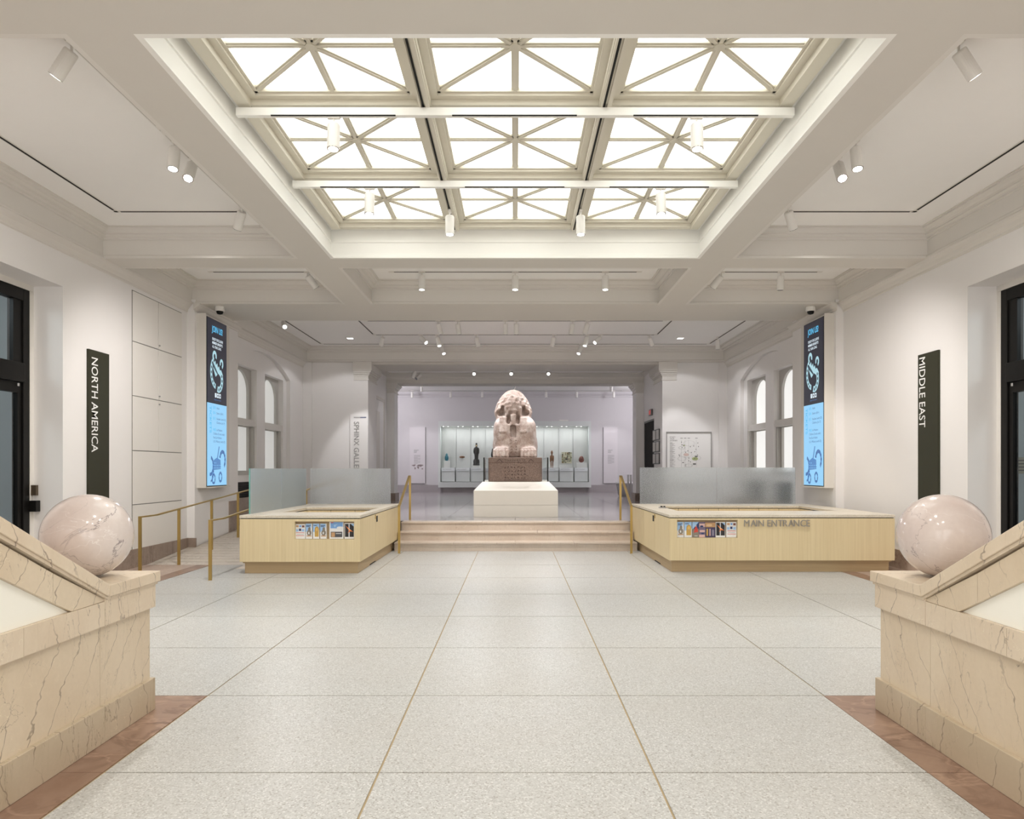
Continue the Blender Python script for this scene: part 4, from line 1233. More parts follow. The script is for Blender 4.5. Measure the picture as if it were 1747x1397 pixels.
for s, side, x in ((-1, 'left', -.735), (1, 'right', .765)):
    t = thing('glass_guard', (x, 18.3, 1.302), 'low glass guard with dark edge beside the %s flank of the sphinx base' % side, 'glass guard', 'glass guards')
    B().box(x - .006, x + .006, 16.82, 19.9, 1.303, 1.868).build('glass_panel', CLEAR, t)
    B().box(x - .014, x + .014, 16.80, 16.82, 1.303, 1.872).build('edge_strip', BLACK, t)
    B().box(x - .008, x + .008, 16.82, 19.9, 1.868, 1.876).build('top_edge', STEEL, t)

# ================================================================== FAR GALLERY
CASE = plain('case_grey_green', (.66, .69, .67), .5, var=.015)
CASEB = plain('case_back', (.70, .695, .67), .7, var=.015)
cs_ = thing('display_case', (0, 33.2, .51), 'long built-in glass display case in the far wall behind the sphinx', 'display case')
fy = 32.95
B().box(-3.55, 3.50, fy, BY - .01, 3.57, 3.81).build('case_header', CASE, cs_)
B().box(-3.55, 3.50, fy, BY - .01, .75, 1.0).build('case_base', CASE, cs_)
B().box(-3.35, 3.30, fy + .25, BY - .01, UP, .75).build('case_plinth', plain('case_plinth_grey', (.42, .38, .385), .5), cs_)
B().box(-3.55, -3.45, fy, BY - .01, 1.0, 3.57).build('case_side', CASE, cs_)
B().box(3.40, 3.50, fy, BY - .01, 1.0, 3.57).build('case_side', CASE, cs_)
nb = 10
bwid = 6.85 / nb
for k in range(nb):
    x0 = -3.45 + k * bwid; x1 = x0 + bwid
    B().box(x0 + .006, x1 - .006, BY - .07, BY - .04, 1.0, 3.57).build('back_panel', CASEB, cs_)
    B().box(x0 + .03, x1 - .03, fy + .10, BY - .08, 1.50, 1.66).build('label_shelf', plain('label_rail', (.90, .90, .92), .4, var=.01), cs_)
    B().box(x0 + .03, x1 - .03, fy + .14, BY - .08, 1.02, 1.49).build('shelf_box', plain('case_box', (.80, .80, .79), .6, var=.01), cs_)
    if k % 1 == 0:
        for q_ in range(2): flat('label_text', rect(0, 0, .12 + .14 * q_, .012), (x0 + .08 + .16 * q_, fy + .10, 1.585 - .0 * q_), (1, 0, 0), (0, 0, 1), TXTL, cs_)
for k in range(5):
    x0 = -3.45 + k * 2 * bwid; x1 = x0 + 2 * bwid
    B().box(x0 + .008, x1 - .008, fy + .002, fy + .012, 1.0, 3.57).build('glass_door', CASEG, cs_)
    B().box(x1 - .006, x1 + .006, fy, fy + .02, 1.0, 3.57).build('glass_joint', CASE, cs_) if k < 4 else None
for k in range(nb):
    for d in (.18, .5):
        B().tube((-3.45 + (k + d) * bwid, 33.1, 3.572), (-3.45 + (k + d) * bwid, 33.1, 3.562), .025, n=10).build('case_spot', LENS, cs_)
for k in range(5):
    ld = bpy.data.lights.new('case_lamp', 'AREA'); ld.shape = 'RECTANGLE'; ld.size = 1.2; ld.size_y = .15; ld.energy = 6.5; ld.color = (.95, .98, 1.0)
    lo = bpy.data.objects.new('case_lamp', ld); lo.location = (-3.45 + (2 * k + 1) * bwid - 0, 33.04, 3.55); lo.rotation_euler = (.12, 0, 0); COL.objects.link(lo)
tag(B().box(2.05, 2.45, 33.1, 33.35, 3.81, 3.88).build('junction_box', WHITE), 'small flat white box on top of the display case', 'box')

xm = lambda px: (px - 879) * .0272
zm = lambda py: 1.6 + (800 - py) * .0272
yi = 33.22
BLUE = plain('blue_faience', (.05, .20, .26), .3, var=.25, vs=30)
WOODB = plain('dark_carved_wood', (.20, .085, .035), .5, var=.3, vs=25)
EBON = plain('black_bronze', (.022, .018, .016), .35, var=.3, vs=20)
MOUNT = plain('mount_white', (.80, .79, .76), .5, var=.01)
tag(B().box(xm(757.5), xm(767), yi - .12, yi + .12, 1.66, zm(786)).build('mount_block', MOUNT, bevel=.004), 'white block under the blue vase in the display case', 'block', 'white mounts')
v = thing('lidded_vase', (xm(762), yi, zm(786)), 'blue glazed lidded vase on a white block, left end of the case', 'vase')
B().lathe([(.045, 0), (.075, .03), (.09, .12), (.085, .20), (.06, .24), (.045, .26)], (xm(762), yi, zm(786)), 20).build('body', BLUE, v, True)
B().lathe([(.055, .26), (.06, .28), (.045, .31), (.018, .33), (.022, .35), (.005, .365)], (xm(762), yi, zm(786)), 16).build('lid', BLUE, v, True)
def blob(name, fn, box, h, mat, parent=None):
    a = [np.arange(box[2 * k], box[2 * k + 1], h) for k in range(3)]
    G = np.meshgrid(*a, indexing='ij')
    V, Q = surface_nets(fn(*G), (a[0][0], a[1][0], a[2][0]), h)
    return V, Q
def put(name, fn, box, h, loc, mat, parent=None):
    V, Q = blob(name, fn, box, h, mat)
    return link(name, [(p[0] + loc[0], p[1] + loc[1], p[2] + loc[2]) for p in V], Q, mat, parent, True)
E_ = lambda X, Y, Z, c, r: (np.sqrt(((X - c[0]) / r[0]) ** 2 + ((Y - c[1]) / r[1]) ** 2 + ((Z - c[2]) / r[2]) ** 2) - 1) * min(r)
# carved oblong plaque floating on a pin mount
ob = put('carved_oblong', lambda X, Y, Z: np.maximum(E_(X, Y, Z, (0, 0, 0), (.135, .05, .05)), smax(-E_(X, Y, Z, (0, -.06, 0), (.06, .04, .02)), E_(X, Y, Z, (0, 0, 0), (.135, .05, .05)), .01)), (-.16, .16, -.07, .07, -.07, .07), .01, (xm(787.6), 33.46, zm(779.5)), WOODB)
tag(ob, 'small dark brown carved oblong mounted on the case back panel', 'carving')
# black robed figure
def robed(X, Y, Z):
    f = E_(X, Y, Z, (0, 0, .86), (.052, .055, .07))
    f = smin(f, E_(X, Y, Z, (0, 0, .945), (.045, .05, .045)), .015)
    w = np.interp(Z, [0, .1, .25, .5, .68, .76, .8], [.13, .10, .085, .10, .125, .11, .03])
    q = (np.sqrt((X / w) ** 2 + (Y / (w * .72)) ** 2) - 1) * w * .72
    q = np.maximum(q, np.maximum(Z - .80, -Z))
    f = smin(f, q, .03)
    for s in (-1, 1):
        f = smin(f, E_(X, Y, Z, (s * .11, -.03, .60), (.03, .04, .11)), .03)
        f = smin(f, E_(X, Y, Z, (s * .10, 0, .12), (.05, .05, .10)), .03)
    return f
s1 = thing('robed_statuette', (xm(812.7), yi, zm(794)), 'tall black robed standing figure with pale face in the display case', 'statuette')
put('robed_body', robed, (-.19, .19, -.14, .14, -.02, 1.02), .0125, (xm(812.7), yi, zm(794) + .06), EBON, s1)
B().box(xm(812.7) - .15, xm(812.7) + .15, yi - .11, yi + .11, zm(794), zm(794) + .07).build('foot_block', EBON, s1)
put('face', lambda X, Y, Z: E_(X, Y, Z, (0, 0, 0), (.032, .022, .045)), (-.05, .05, -.05, .05, -.06, .06), .0085, (xm(812.7), yi - .045, zm(794) + .92), plain('gilt_face', (.55, .40, .20), .4), s1)
tag(B().box(xm(807), xm(819), yi - .15, yi + .15, 1.66, zm(794)).build('mount_block', MOUNT), 'thin white slab under the black robed figure', 'block', 'white mounts')
# dark figure half hidden by the sphinx
s4 = put('dark_mask', lambda X, Y, Z: smin(E_(X, Y, Z, (0, 0, .14), (.06, .07, .14)), E_(X, Y, Z, (.02, 0, .34), (.04, .05, .10)), .05), (-.09, .09, -.09, .09, -.02, .46), .0125, (xm(839.6), yi, zm(781)), EBON)
tag(s4, 'dark figure partly hidden behind the left flank of the sphinx', 'statuette')
tag(B().box(xm(836), xm(843), yi - .1, yi + .1, 1.66, zm(781)).build('mount_block', MOUNT), 'white block under the half hidden dark figure', 'block', 'white mounts')
# slender wooden figure
def woodman(X, Y, Z):
    f = E_(X, Y, Z, (0, 0, .70), (.055, .06, .075))
    f = smin(f, E_(X, Y, Z, (0, 0, .77), (.03, .03, .03)), .02)
    f = smin(f, E_(X, Y, Z, (0, 0, .60), (.03, .03, .06)), .02)
    f = smin(f, E_(X, Y, Z, (0, 0, .45), (.062, .05, .14)), .03)
    for s in (-1, 1):
        f = smin(f, E_(X, Y, Z, (s * .075, 0, .42), (.024, .03, .16)), .02)
        f = smin(f, E_(X, Y, Z, (s * .04, 0, .17), (.028, .035, .19)), .015)
        f = smin(f, E_(X, Y, Z, (s * .04, -.03, .015), (.028, .05, .018)), .01)
    return f
s2 = put('wooden_figure', woodman, (-.12, .12, -.1, .1, -.01, .82), .011, (xm(941.6), yi, 1.665), plain('carved_wood', (.24, .11, .05), .5, var=.3, vs=25))
tag(s2, 'slender carved brown wooden standing figure in the display case', 'statuette')
# patterned textile
tx = B().box(xm(959), xm(976), 33.44, 33.47, zm(790), zm(771)).build('textile_backing', plain('cloth_cream', (.55, .52, .38), .9, var=.2, vs=30))
tag(tx, 'square cream textile with black and brown pattern on the case back', 'textile')
rg = random.Random(11)
w_, hh_ = xm(976) - xm(959), zm(771) - zm(790)
cols_ = [plain('cloth_black', (.03, .028, .022), .9), plain('cloth_brown', (.20, .11, .05), .9), plain('cloth_olive', (.20, .20, .10), .9)]
for i in range(6):
    for j in range(7):
        if rg.random() < .70:
            x = xm(959) + w_ * i / 6 + .01; z = zm(790) + hh_ * j / 7 + .008
            B().box(x, x + w_ / 6 * rg.uniform(.4, .95), 33.436, 33.442, z, z + hh_ / 7 * rg.uniform(.5, .95)).build('pattern_patch', rg.choice(cols_), tx)
# carved head on white block
def headf(X, Y, Z):
    f = E_(X, Y, Z, (0, 0, .17), (.105, .11, .14))
    f = smin(f, E_(X, Y, Z, (0, .02, .12), (.125, .09, .12)), .03)
    f = smin(f, E_(X, Y, Z, (0, -.115, .16), (.022, .03, .035)), .015)
    for s in (-1, 1): f = smax(f, -E_(X, Y, Z, (s * .045, -.11, .20), (.022, .03, .014)), .012)
    f = smax(f, -E_(X, Y, Z, (0, -.12, .095), (.04, .03, .012)), .012)
    return f
s3 = put('head_sculpture', headf, (-.16, .16, -.17, .16, -.03, .34), .0115, (xm(992), yi, zm(789)), plain('red_brown_wood', (.20, .065, .05), .35, var=.35, vs=22))
tag(s3, 'glossy red brown carved head on a white block, right end of the case', 'carved head')
tag(B().box(xm(984), xm(1001), yi - .16, yi + .16, 1.66, zm(789)).build('mount_block', MOUNT, bevel=.004), 'wide white block under the carved head', 'block', 'white mounts')

# text panels on the far wall
TP = plain('text_panel_paint', (.70, .665, .68), .6, var=.008)
for x0, x1, side, lines in ((-4.95, -4.22, 'left', ('A GATEWAY', 'TO THE', 'WORLD')), (4.14, 4.80, 'right', ('A GATEWAY', 'TO THE', 'MUSEUM'))):
    t = thing('text_panel', ((x0 + x1) / 2, BY - .03, .93), 'tall pale lilac text panel on the far wall %s of the display case' % side, 'text panel', 'text panels')
    B().box(x0, x1, BY - .07, BY, .93, 3.56).build('board', TP, t)
    B().box(x0 - .015 if side == 'right' else x1, x0 if side == 'right' else x1 + .015, BY - .05, BY, .93, 3.56).box(x0, x1, BY - .05, BY, .915, .93).build('board_edge', plain('panel_edge', (.22, .19, .21), .6), t)
    xl = x0 + .20
    for k, ln in enumerate(lines):
        flat('heading_line', rect(0, 0, .025 * len(ln), .028), (xl, BY - .07, 2.47 - .055 * k), (1, 0, 0), (0, 0, 1), TXTL, t)
    for k in range(12):
        ww_ = .30 if k % 4 != 3 else .18
        flat('text_line', rect(0, 0, ww_, .012), (xl, BY - .07, 2.24 - .035 * k), (1, 0, 0), (0, 0, 1), TXTL, t)
    if side == 'left':
        rg = random.Random(4)
        cont = [[(0, .16), (.10, .18), (.17, .20), (.20, .17), (.15, .13), (.12, .09), (.09, .12), (.04, .13)], [(.13, .06), (.19, .05), (.20, .01), (.16, -.06), (.14, -.01)], [(.25, .13), (.30, .18), (.40, .19), (.52, .18), (.56, .15), (.48, .12), (.44, .08), (.38, .10), (.30, .11)],
                [(.26, .10), (.33, .10), (.36, .06), (.32, -.03), (.29, .02), (.26, .05)], [(.46, .0), (.53, .02), (.54, -.03), (.48, -.04)]]
        for q in cont:
            flat('world_map', q, (x0 + .09, BY - .07, 1.62), (1, 0, 0), (0, 0, 1), plain('map_brown', (.27, .22, .215), .7), t)

# sphinx gallery sign
t = thing('wall_sign', (-4.575, RY - .02, 1.0), 'white wall panel reading SPHINX GALLERY beside the opening', 'sign')
B().box(-4.835, -4.325, RY - .035, RY, 1.0, 3.21).build('board', plain('sign_white', (.84, .82, .80), .45, var=.01), t, bevel=.003)
lettering('lettering', 'SPHINX GALLERY', (-4.715, RY - .035, 2.985), (0, 0, -1), (1, 0, 0), 1.60, .145, STEEL, t, bold=.016)
B().box(-4.72, -4.53, RY - .042, RY - .035, 3.09, 3.125).build('sign_bar', plain('bar_grey', (.42, .41, .40), .4), t)
B().box(-4.53, -4.36, RY - .042, RY - .035, 3.09, 3.125).build('sign_bar', plain('bar_blue_grey', (.18, .20, .28), .4), t)
# map board
t = thing('map_board', (5.08, RY - .03, 1.15), 'large white framed visitor map on the wall right of the opening', 'map')
B().box(4.44, 5.72, RY - .03, RY, 1.15, 2.66).build('sheet', plain('map_white', (.84, .83, .81), .5, var=.01), t)
B().box(4.42, 5.74, RY - .05, RY, 2.655, 2.69).box(4.42, 4.44, RY - .05, RY, 1.15, 2.66).box(5.72, 5.74, RY - .05, RY, 1.15, 2.66).box(4.42, 5.74, RY - .05, RY, 1.12, 1.15).build('frame', STEEL, t)
for k, ln in enumerate(('START', 'YOUR', 'JOURNEY')):
    lettering('lettering', ln, (4.52, RY - .03, 2.515 - .05 * k), (1, 0, 0), (0, 0, 1), .033 * len(ln), .035, TXTK, t)
for k in range(26):
    flat('text_line', rect(0, 0, (.08, .14, .11, .16)[k % 4], .010), (4.52, RY - .03, 2.36 - .028 * k), (1, 0, 0), (0, 0, 1), TXTL if k % 9 else TXTK, t)
rg = random.Random(21)
for k in range(4):
    x = 4.86 + k * .105
    flat('plan_line', rect(0, 0, .004, 1.0), (x + (.12 if k == 3 else 0), RY - .03, 1.45), (1, 0, 0), (0, 0, 1), TXTL, t)
    flat('text_line', rect(0, 0, .07, .022), (x + (.12 if k == 3 else 0) - .03, RY - .03, 2.49), (1, 0, 0), (0, 0, 1), TXTL, t)
for cx, cz, r0 in ((5.07, 2.35, .16), (4.98, 2.02, .17), (5.28, 1.92, .13), (4.86, 2.22, .09), (5.06, 1.70, .10), (4.86, 1.9, .12)):
    for q in range(24):
        a = 2 * math.pi * q / 24
        flat('plan_outline', rect(0, 0, .03, .004), (cx + r0 * math.cos(a), RY - .03, cz + .5 * r0 * math.sin(a)), (1, 0, 0), (0, 0, 1), TXTL, t)
for k in range(24):
    flat('plan_marker', rect(0, 0, .02, .026), (rg.uniform(4.78, 5.35), RY - .03, rg.uniform(1.75, 2.42)), (1, 0, 0), (0, 0, 1), TXTK, t, lift=.003)
for cx, cz, rx, c in ((4.94, 2.29, .03, (.42, .48, .22)), (5.26, 1.90, .09, (.48, .55, .25)), (5.0, 2.02, .08, (.72, .55, .50))):
    flat('plan_patch', oval(0, 0, rx, rx * .55, 12), (cx, RY - .03, cz), (1, 0, 0), (0, 0, 1), plain('map_patch_%.2f' % cx, c, .6), t)
flat('plan_key', rect(0, 0, .085, .035), (5.25, RY - .03, 1.95), (1, 0, 0), (0, 0, 1), TXTK, t, lift=.004)
flat('plan_key', rect(0, 0, .085, .035), (5.20, RY - .03, 1.73), (1, 0, 0), (0, 0, 1), TXTK, t, lift=.004)

# passage: dark doorway, exit sign, framed plaques on the right; white door recess on the left
d3 = sroot('door_3', (4.40, 23.15, UP), 'dark doorway in the right side of the passage')
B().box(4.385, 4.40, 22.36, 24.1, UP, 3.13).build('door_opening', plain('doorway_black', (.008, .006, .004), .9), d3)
B().box(4.36, 4.40, 22.30, 22.36, UP, 3.19).box(4.36, 4.40, 24.1, 24.16, UP, 3.19).box(4.36, 4.40, 22.30, 24.16, 3.13, 3.19).build('door_frame', plain('frame_bronze', (.09, .085, .08), .4, metal=.5), d3)
d4 = sroot('door_4', (-4.40, 23.1, UP), 'plain white door recess in the left side of the passage')
B().box(-4.40, -4.37, 22.32, 22.42, UP, 3.815).box(-4.40, -4.37, 23.9, 24.0, UP, 3.815).box(-4.40, -4.37, 22.32, 24.0, 3.82, 3.92).build('door_frame', TRIM, d4)
B().box(-4.40, -4.39, 22.42, 23.2, UP, 3.45).build('door_leaf', TRIM, d4)
t = thing('exit_sign', (4.36, 23.1, 3.3), 'small dark exit sign with red letters above the passage doorway', 'sign')
B().box(4.34, 4.40, 22.85, 23.25, 3.32, 3.52).build('housing', plain('sign_housing', (.16, .15, .15), .5), t)
lettering('lettering', 'EXIT', (4.34, 23.19, 3.36), (0, -1, 0), (0, 0, 1), .28, .12, emit('exit_red', (.9, .06, .04), .8), t, bold=.01)
for r_ in range(3):
    for c_ in range(2):
        z1 = 2.80 - .36 * r_; y0 = 21.28 + c_ * .50
        t = thing('framed_plaque', (4.30, y0 + .22, z1 - .32), 'small framed plaque, %s row and %s column, on the right passage pilaster' % (('top', 'middle', 'bottom')[r_], ('front', 'rear')[c_]), 'plaque', 'framed plaques')
        B().box(4.275, 4.31, y0, y0 + .46, z1 - .33, z1).build('frame', plain('plaque_frame', (.07, .065, .06), .4), t)
        B().box(4.270, 4.276, y0 + .035, y0 + .425, z1 - .30, z1 - .03).build('sheet', plain('plaque_sheet', (.52, .49, .46), .5), t)
# metal bollard and low counter in the gallery behind
t = thing('metal_post', (4.25, 26.6, UP), 'brushed steel double post standing in the gallery right of the opening', 'post')
B().box(4.17, 4.23, 26.57, 26.63, UP, 1.39).build('post', STEEL, t, bevel=.005)
B().box(4.27, 4.33, 26.57, 26.63, UP, 1.39).build('post', STEEL, t, bevel=.005)
t = thing('gallery_seat', (4.35, 28.6, UP), 'grey rounded seat with white top in the gallery right of the steps', 'seat')
B().lathe([(.30, 0), (.34, .1), (.40, .42), (.42, .50)], (4.45, 28.6, UP), 24).build('seat_body', plain('seat_grey', (.36, .35, .36), .6), t, True)
B().lathe([(.44, .50), (.45, .54), (.42, .57)], (4.45, 28.6, UP), 24).build('seat_top', plain('seat_white', (.72, .71, .72), .4), t, True)
# label panel behind the right door glass
t = thing('door_notice', (6.96, 9.6, 1.535), 'cream printed notice seen through the right glass door', 'notice')
B().box(6.95, 6.97, 9.25, 9.92, 1.535, 1.76).build('sheet', plain('notice_cream', (.72, .66, .52), .6), t)
for k in range(4):
    flat('text_line', rect(0, 0, (.5, .42, .55, .36)[k], .014), (6.95, 9.89, 1.71 - .045 * k), (0, -1, 0), (0, 0, 1), TXTK, t)

# ================================================================== CEILING TRACKS AND SPOTLIGHTS
RAILM = plain('track_white', (.76, .73, .68), .5, var=.01)
def track(segs, z, label, loc):
    t = thing('lighting_track', loc, label, 'lighting track', 'recessed lighting tracks')
    for x0, y0, x1, y1 in segs:
        e = .028
        B().box(min(x0, x1) - e, max(x0, x1) + e, min(y0, y1) - e, max(y0, y1) + e, z - .006, z).build('rail', RAILM, t)
        e = .013
        dx = .08 if abs(x1 - x0) > abs(y1 - y0) else 0; dy = .08 if not dx else 0
        B().box(min(x0, x1) - e + dx, max(x0, x1) + e - dx, min(y0, y1) - e + dy, max(y0, y1) + e - dy, z - .010, z - .005).build('slot', SLOT, t)
    return t
track([(-3.70, 5.5, -3.70, 7.45), (-3.70, 7.52, -3.70, 9.85), (-5.50, 9.85, -3.70, 9.85), (-5.50, 5.5, -5.50, 9.85)], ZC, 'black slotted lighting track in the left front coffer', (-4.6, 7.7, ZC))
track([(3.68, 5.5, 3.68, 7.45), (3.68, 7.52, 3.68, 9.85), (5.50, 9.85, 3.68, 9.85), (5.50, 5.5, 5.50, 9.85)], ZC, 'black slotted lighting track in the right front coffer', (4.6, 7.7, ZC))
track([(-5.5, 12.87, -3.5, 12.87)], ZC, 'lighting track in the left middle coffer', (-4.5, 12.87, ZC))
track([(-2.25, 12.87, 2.25, 12.87)], ZC, 'lighting track in the centre middle coffer', (0, 12.87, ZC))
track([(3.5, 12.87, 5.5, 12.87)], ZC, 'lighting track in the right middle coffer', (4.5, 12.87, ZC))
track([(-5.50, 15.4, -5.50, 20.25), (-5.50, 20.30, 5.50, 20.30), (5.50, 15.4, 5.50, 20.25)], ZC, 'outer lighting track round the coffer above the sphinx', (0, 17.8, ZC))
track([(-3.74, 15.4, -3.74, 18.85), (-3.74, 18.90, 3.74, 18.90), (3.74, 15.4, 3.74, 18.85), (-3.6, 17.12, 3.6, 17.12)], ZC, 'inner lighting track over the sphinx plinth', (0, 17.2, ZC))
track([(-3.55, 22.6, -3.55, 23.4), (-3.4, 23.3, 3.4, 23.3), (3.55, 22.6, 3.55, 23.4)], 4.87, 'lighting track across the passage ceiling', (0, 23.2, 4.87))
track([(-5.0, 33.02, 5.0, 33.02), (-5.0, 30.7, 5.0, 30.7)], 5.22, 'lighting tracks on the far gallery ceiling', (0, 32, 5.22))

def mesh_of(bb, name, mat, smooth=True):
    me = bpy.data.meshes.new(name); me.from_pydata([tuple(v) for v in bb.v], [], [list(f) for f in bb.f]); me.update(); me.materials.append(mat)
    return me
M_AD = mesh_of(B().box(-.018, .018, -.06, .06, -.022, 0), 'adapter', RAILM)
M_ST = mesh_of(B().tube((0, 0, -.085), (0, 0, -.02), .010, n=10), 'stem', RAILM)
LN = .25
hb = B().lathe([(.056, -LN), (.060, -LN + .004), (.060, -.012), (.052, 0)], (0, 0, 0), 24)
M_HB = mesh_of(hb, 'housing', WHITE)
M_RM = mesh_of(B().lathe([(.050, -LN - .004), (.0585, -LN - .004), (.0585, -LN + .001), (.050, -LN + .001)], (0, 0, 0), 24), 'rim', CHROME)
M_LL = mesh_of(B().tube((0, 0, -LN - .006), (0, 0, -LN - .001), .047, n=24), 'lens', LENS)
M_LD = mesh_of(B().tube((0, 0, -LN - .006), (0, 0, -LN - .001), .047, n=24), 'lens', DEADLENS)
def spot(p, d, label, energy=0, lit=None, angle=60, col=(1, .93, .85), group='white track spotlights', blend=.6, along=1):
    t = thing('track_spotlight', p, label, 'spotlight', group)
    def ch(name, me, par, loc=(0, 0, 0)):
        o = bpy.data.objects.new(name, me); o.parent = par; o.location = loc; COL.objects.link(o); return o
    a = ch('adapter', M_AD, t)
    if along == 0: a.rotation_euler.z = math.pi / 2
    ch('stem', M_ST, t)
    h = ch('housing', M_HB, t, (0, 0, -.075))
    dv = Vector(d).normalized()
    h.rotation_mode = 'QUATERNION'
    h.rotation_quaternion = Vector((0, 0, -1)).rotation_difference(dv)
    ch('rim', M_RM, h)
    lit = energy > 0 if lit is None else lit
    ch('lens', M_LL if lit else M_LD, h)
    if energy:
        ld = bpy.data.lights.new('spot_lamp', 'SPOT'); ld.energy = energy * SPOT; ld.spot_size = math.radians(angle); ld.spot_blend = blend
        ld.shadow_soft_size = .05; ld.color = col
        lo = ch('spot_lamp', ld, h, (0, 0, -LN - .03))
    return t
def at(p, tgt): return tuple(Vector(tgt) - Vector(p))
WARM = (1, .95, .88); COOL = (.985, .975, 1.0)
for s, side in ((-1, 'left'), (1, 'right')):
    x = s * 3.69
    p = (x, 5.95, ZC); spot(p, (s * .62, .12, -.78), 'white spotlight tilted at the %s wall, nearest on the front coffer track' % side, 330, angle=130, blend=1.0, col=WARM)
    p = (x, 7.75, ZC); spot(p, (s * -.02, -.22, -1), 'lit white spotlight hanging straight on the %s front coffer track, the nearer of the pair' % side, 150, angle=100, col=WARM)
    p = (x, 8.17, ZC); spot(p, (s * -.06, -.55, -.85), 'lit white spotlight facing the entrance on the %s front coffer track, farther of the pair' % side, 210, angle=80, col=WARM)
    p = (x, 9.66, ZC); spot(p, (s * .46, .46, -.85), 'white spotlight tilted away at the far end of the %s front coffer track' % side, 360, angle=100, blend=1.0, col=(1, .95, .92))
    spot((s * 1.75, 6.90, 5.0), (0, -.10, -1), 'large white spotlight on the nearer skylight rail, %s side' % side, 50, angle=100, col=WARM, along=0)
    spot((s * 1.76, 8.645, 5.0), (0, -.08, -1), 'white spotlight on the farther skylight rail, %s side' % side, 70, angle=100, col=WARM, along=0)
    spot((s * .88, 9.62, 5.075), (0, -.06, -1), 'white spotlight under the %s long beam of the skylight, far end' % side, 90, angle=90, col=WARM)
spot((-3.74, 12.87, ZC), (.62, .6, -.86), 'white spotlight at the inner end of the left middle coffer track', 300, lit=False, angle=50, along=0)
for x, nm, in ((-1.68, 'left'), (0, 'middle'), (1.62, 'right')):
    spot((x, 12.87, ZC), (0, -.04, -1), '%s of three lit white spotlights in the centre middle coffer' % nm, 260, angle=80, col=(1, .95, .9), along=0)
spot((3.71, 12.87, ZC), (-.62, .6, -.86), 'white spotlight at the inner end of the right middle coffer track', 300, lit=False, angle=50, along=0)
spot((4.78, 12.87, ZC), (.0, .12, -1), 'white spotlight in mid length of the right middle coffer track', 200, lit=False, angle=80, along=0)
# coffer above the sphinx
p = (-5.50, 16.98, ZC); spot(p, (.35, -.75, -.55), 'bright lamp facing the hall at the left wall above the windows', 120, angle=70, col=COOL)
p = (-3.50, 18.91, ZC); spot(p, at(p, (-4.6, 20.95, 2.2)), 'white spotlight aimed at the sphinx gallery sign', 210, angle=34, col=COOL, along=0)
p = (3.55, 18.91, ZC); spot(p, at(p, (5.0, 20.95, 2.3)), 'white spotlight aimed at the visitor map', 170, angle=34, col=COOL, along=0)
p = (5.45, 19.25, ZC); spot(p, (.05, .12, -1), 'white spotlight hanging beside the right windows', 90, lit=False, angle=80, col=COOL)
SPX = (-.05, 17.5, 3.0)
for s, side in ((-1, 'left'), (1, 'right')):
    p = (s * 2.50 if s < 0 else 2.25, 18.88, ZC); spot(p, (-s * .62, -.42, -.62), 'lit spotlight tilted inwards, outermost %s of the inner sphinx track' % side, 150, angle=60, col=COOL, along=0)
    p = (s * 1.85 if s < 0 else 1.74, 17.12, ZC); spot(p, (-s * .30, .35, -1), 'white spotlight tilted towards the sphinx, front row, outer %s' % side, 110, lit=False, angle=70, col=COOL, along=0)
    p = (s * 1.38, 17.12, ZC); spot(p, (-s * .15, .28, -1), 'white spotlight over the sphinx, front row, inner %s' % side, 110, lit=False, angle=70, col=COOL, along=0)
    p = (s * 2.06 if s < 0 else 1.90, 18.90, ZC); spot(p, (-s * .28, -.30, -1), 'lit spotlight tilted steeply, second on the %s of the inner sphinx track' % side, 150, angle=60, col=COOL, along=0)
    p = (s * 2.10 if s < 0 else 1.87, 20.30, ZC); spot(p, (-s * .38, -.45, -1), 'lit spotlight on the outer sphinx track, %s of centre' % side, 160, angle=70, col=COOL, along=0)
    p = (s * 1.03, 18.90, ZC); spot(p, (-s * .25, .30, -1), 'white spotlight on the inner sphinx track nearest the head, %s side' % side, 150, lit=False, angle=70, col=COOL, along=0)
    # unseen spots without fixtures, added in front of the statue to light it
    ld = bpy.data.lights.new('sphinx_added_accent', 'SPOT'); ld.energy = 85; ld.spot_size = math.radians(34); ld.spot_blend = .6; ld.shadow_soft_size = .05; ld.color = (1, .94, .92)
    lo = bpy.data.objects.new('sphinx_added_accent', ld); lo.location = (s * .9, 15.6, ZC - .35); COL.objects.link(lo)
    lo.rotation_mode = 'QUATERNION'; lo.rotation_quaternion = (Vector(SPX) - lo.location).to_track_quat('-Z', 'Y')
spot((-.24, 17.12, ZC), (.02, .2, -1), 'white spotlight over the sphinx, left of the middle pair', 110, lit=False, angle=60, col=COOL, along=0)
spot((.03, 17.12, ZC), (0, .16, -1), 'white spotlight over the sphinx, right of the middle pair', 0, lit=False, along=0)
# passage
spot((-3.25, 23.3, 4.87), (-.35, .1, -.8), 'white spotlight tilted to the left on the passage track', 15, lit=False, angle=70, col=COOL, along=0)
spot((-3.20, 24.2, 4.87), (-.55, -.6, -.65), 'white spotlight with dark lens turned to the hall in the passage', 0, lit=False, along=0)
for x, nm in ((-1.33, 'left'), (-.13, 'middle'), (1.07, 'right')):
    spot((x, 23.3, 4.87), (0, -.85, -.5), '%s of three lit lamps facing out of the passage' % nm, 90, angle=70, col=COOL, along=0)
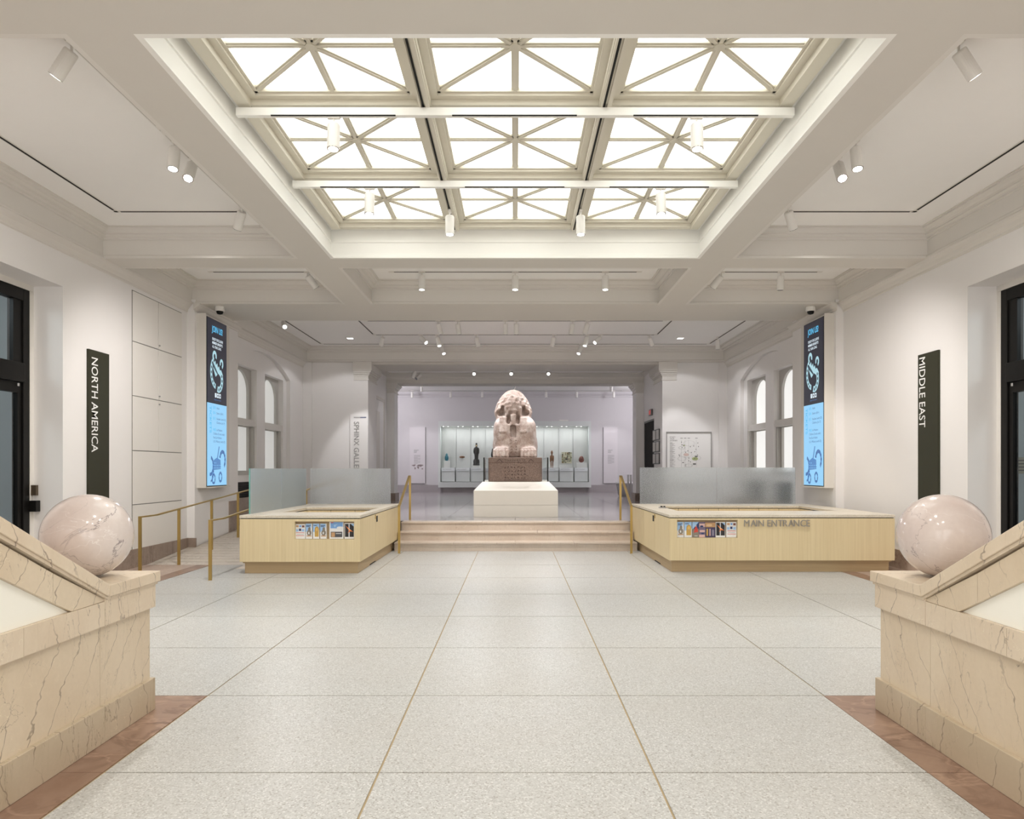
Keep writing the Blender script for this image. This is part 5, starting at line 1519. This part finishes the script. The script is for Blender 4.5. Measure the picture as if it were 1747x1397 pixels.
# far gallery
for k, (x, y) in enumerate(((-4.76, 33.02), (-4.0, 30.71), (-2.98, 33.02), (-1.52, 33.02), (1.43, 33.02), (2.84, 33.02), (4.13, 30.71), (4.55, 33.02))):
    nm = ('leftmost', 'second from left', 'third from left', 'fourth from left', 'fourth from right', 'third from right', 'second from right', 'rightmost')[k]
    tg = (-4.55, 33.55, 2.0) if k == 1 else (4.45, 33.55, 2.0) if k == 6 else None
    p = (x, y, 5.22)
    spot(p, at(p, tg) if tg else (0, .05, -1), 'white spotlight on the far gallery ceiling, %s' % nm, 110 if tg else 0, lit=False, angle=50 if tg else 100, col=(.97, .95, 1), along=0)
# unseen point lights added as ambient fill in the far room
for x in (-6, 6):
    for y in (27.0, 31.0):
        ld = bpy.data.lights.new('gallery_fill', 'POINT'); ld.energy = 95; ld.shadow_soft_size = .25; ld.color = (.95, .93, 1.0)
        lo = bpy.data.objects.new('gallery_fill', ld); lo.location = (x, y, 4.9); COL.objects.link(lo)
# recessed square downlights
for s, side in ((-1, 'left'), (1, 'right')):
    x, y = s * 4.48, 19.4
    t = thing('recessed_downlight', (x, y, ZC - .012), 'small square recessed downlight in the coffer above the %s windows' % side, 'downlight', 'recessed downlights')
    B().box(x - .10, x + .10, y - .10, y + .10, ZC - .008, ZC).build('frame', WHITE, t)
    B().box(x - .07, x + .07, y - .07, y + .07, ZC - .012, ZC - .007).build('lens', LENS, t)
    ld = bpy.data.lights.new('downlight_lamp', 'SPOT'); ld.energy = 45; ld.spot_size = 2.4; ld.shadow_soft_size = .07; ld.color = COOL
    lo = bpy.data.objects.new('downlight_lamp', ld); lo.location = (0, 0, -.03); lo.parent = t; COL.objects.link(lo)

# unseen spots added above the camera to brighten balustrades and near floor
for x in (-.7, .7):
    for y in (1.0, 3.2):
        ld = bpy.data.lights.new('entrance_fill', 'SPOT'); ld.energy = 105; ld.spot_size = 2.7; ld.spot_blend = .8; ld.shadow_soft_size = .08; ld.color = WARM
        lo = bpy.data.objects.new('entrance_fill', ld); lo.location = (x, y, ZB - .02); COL.objects.link(lo)
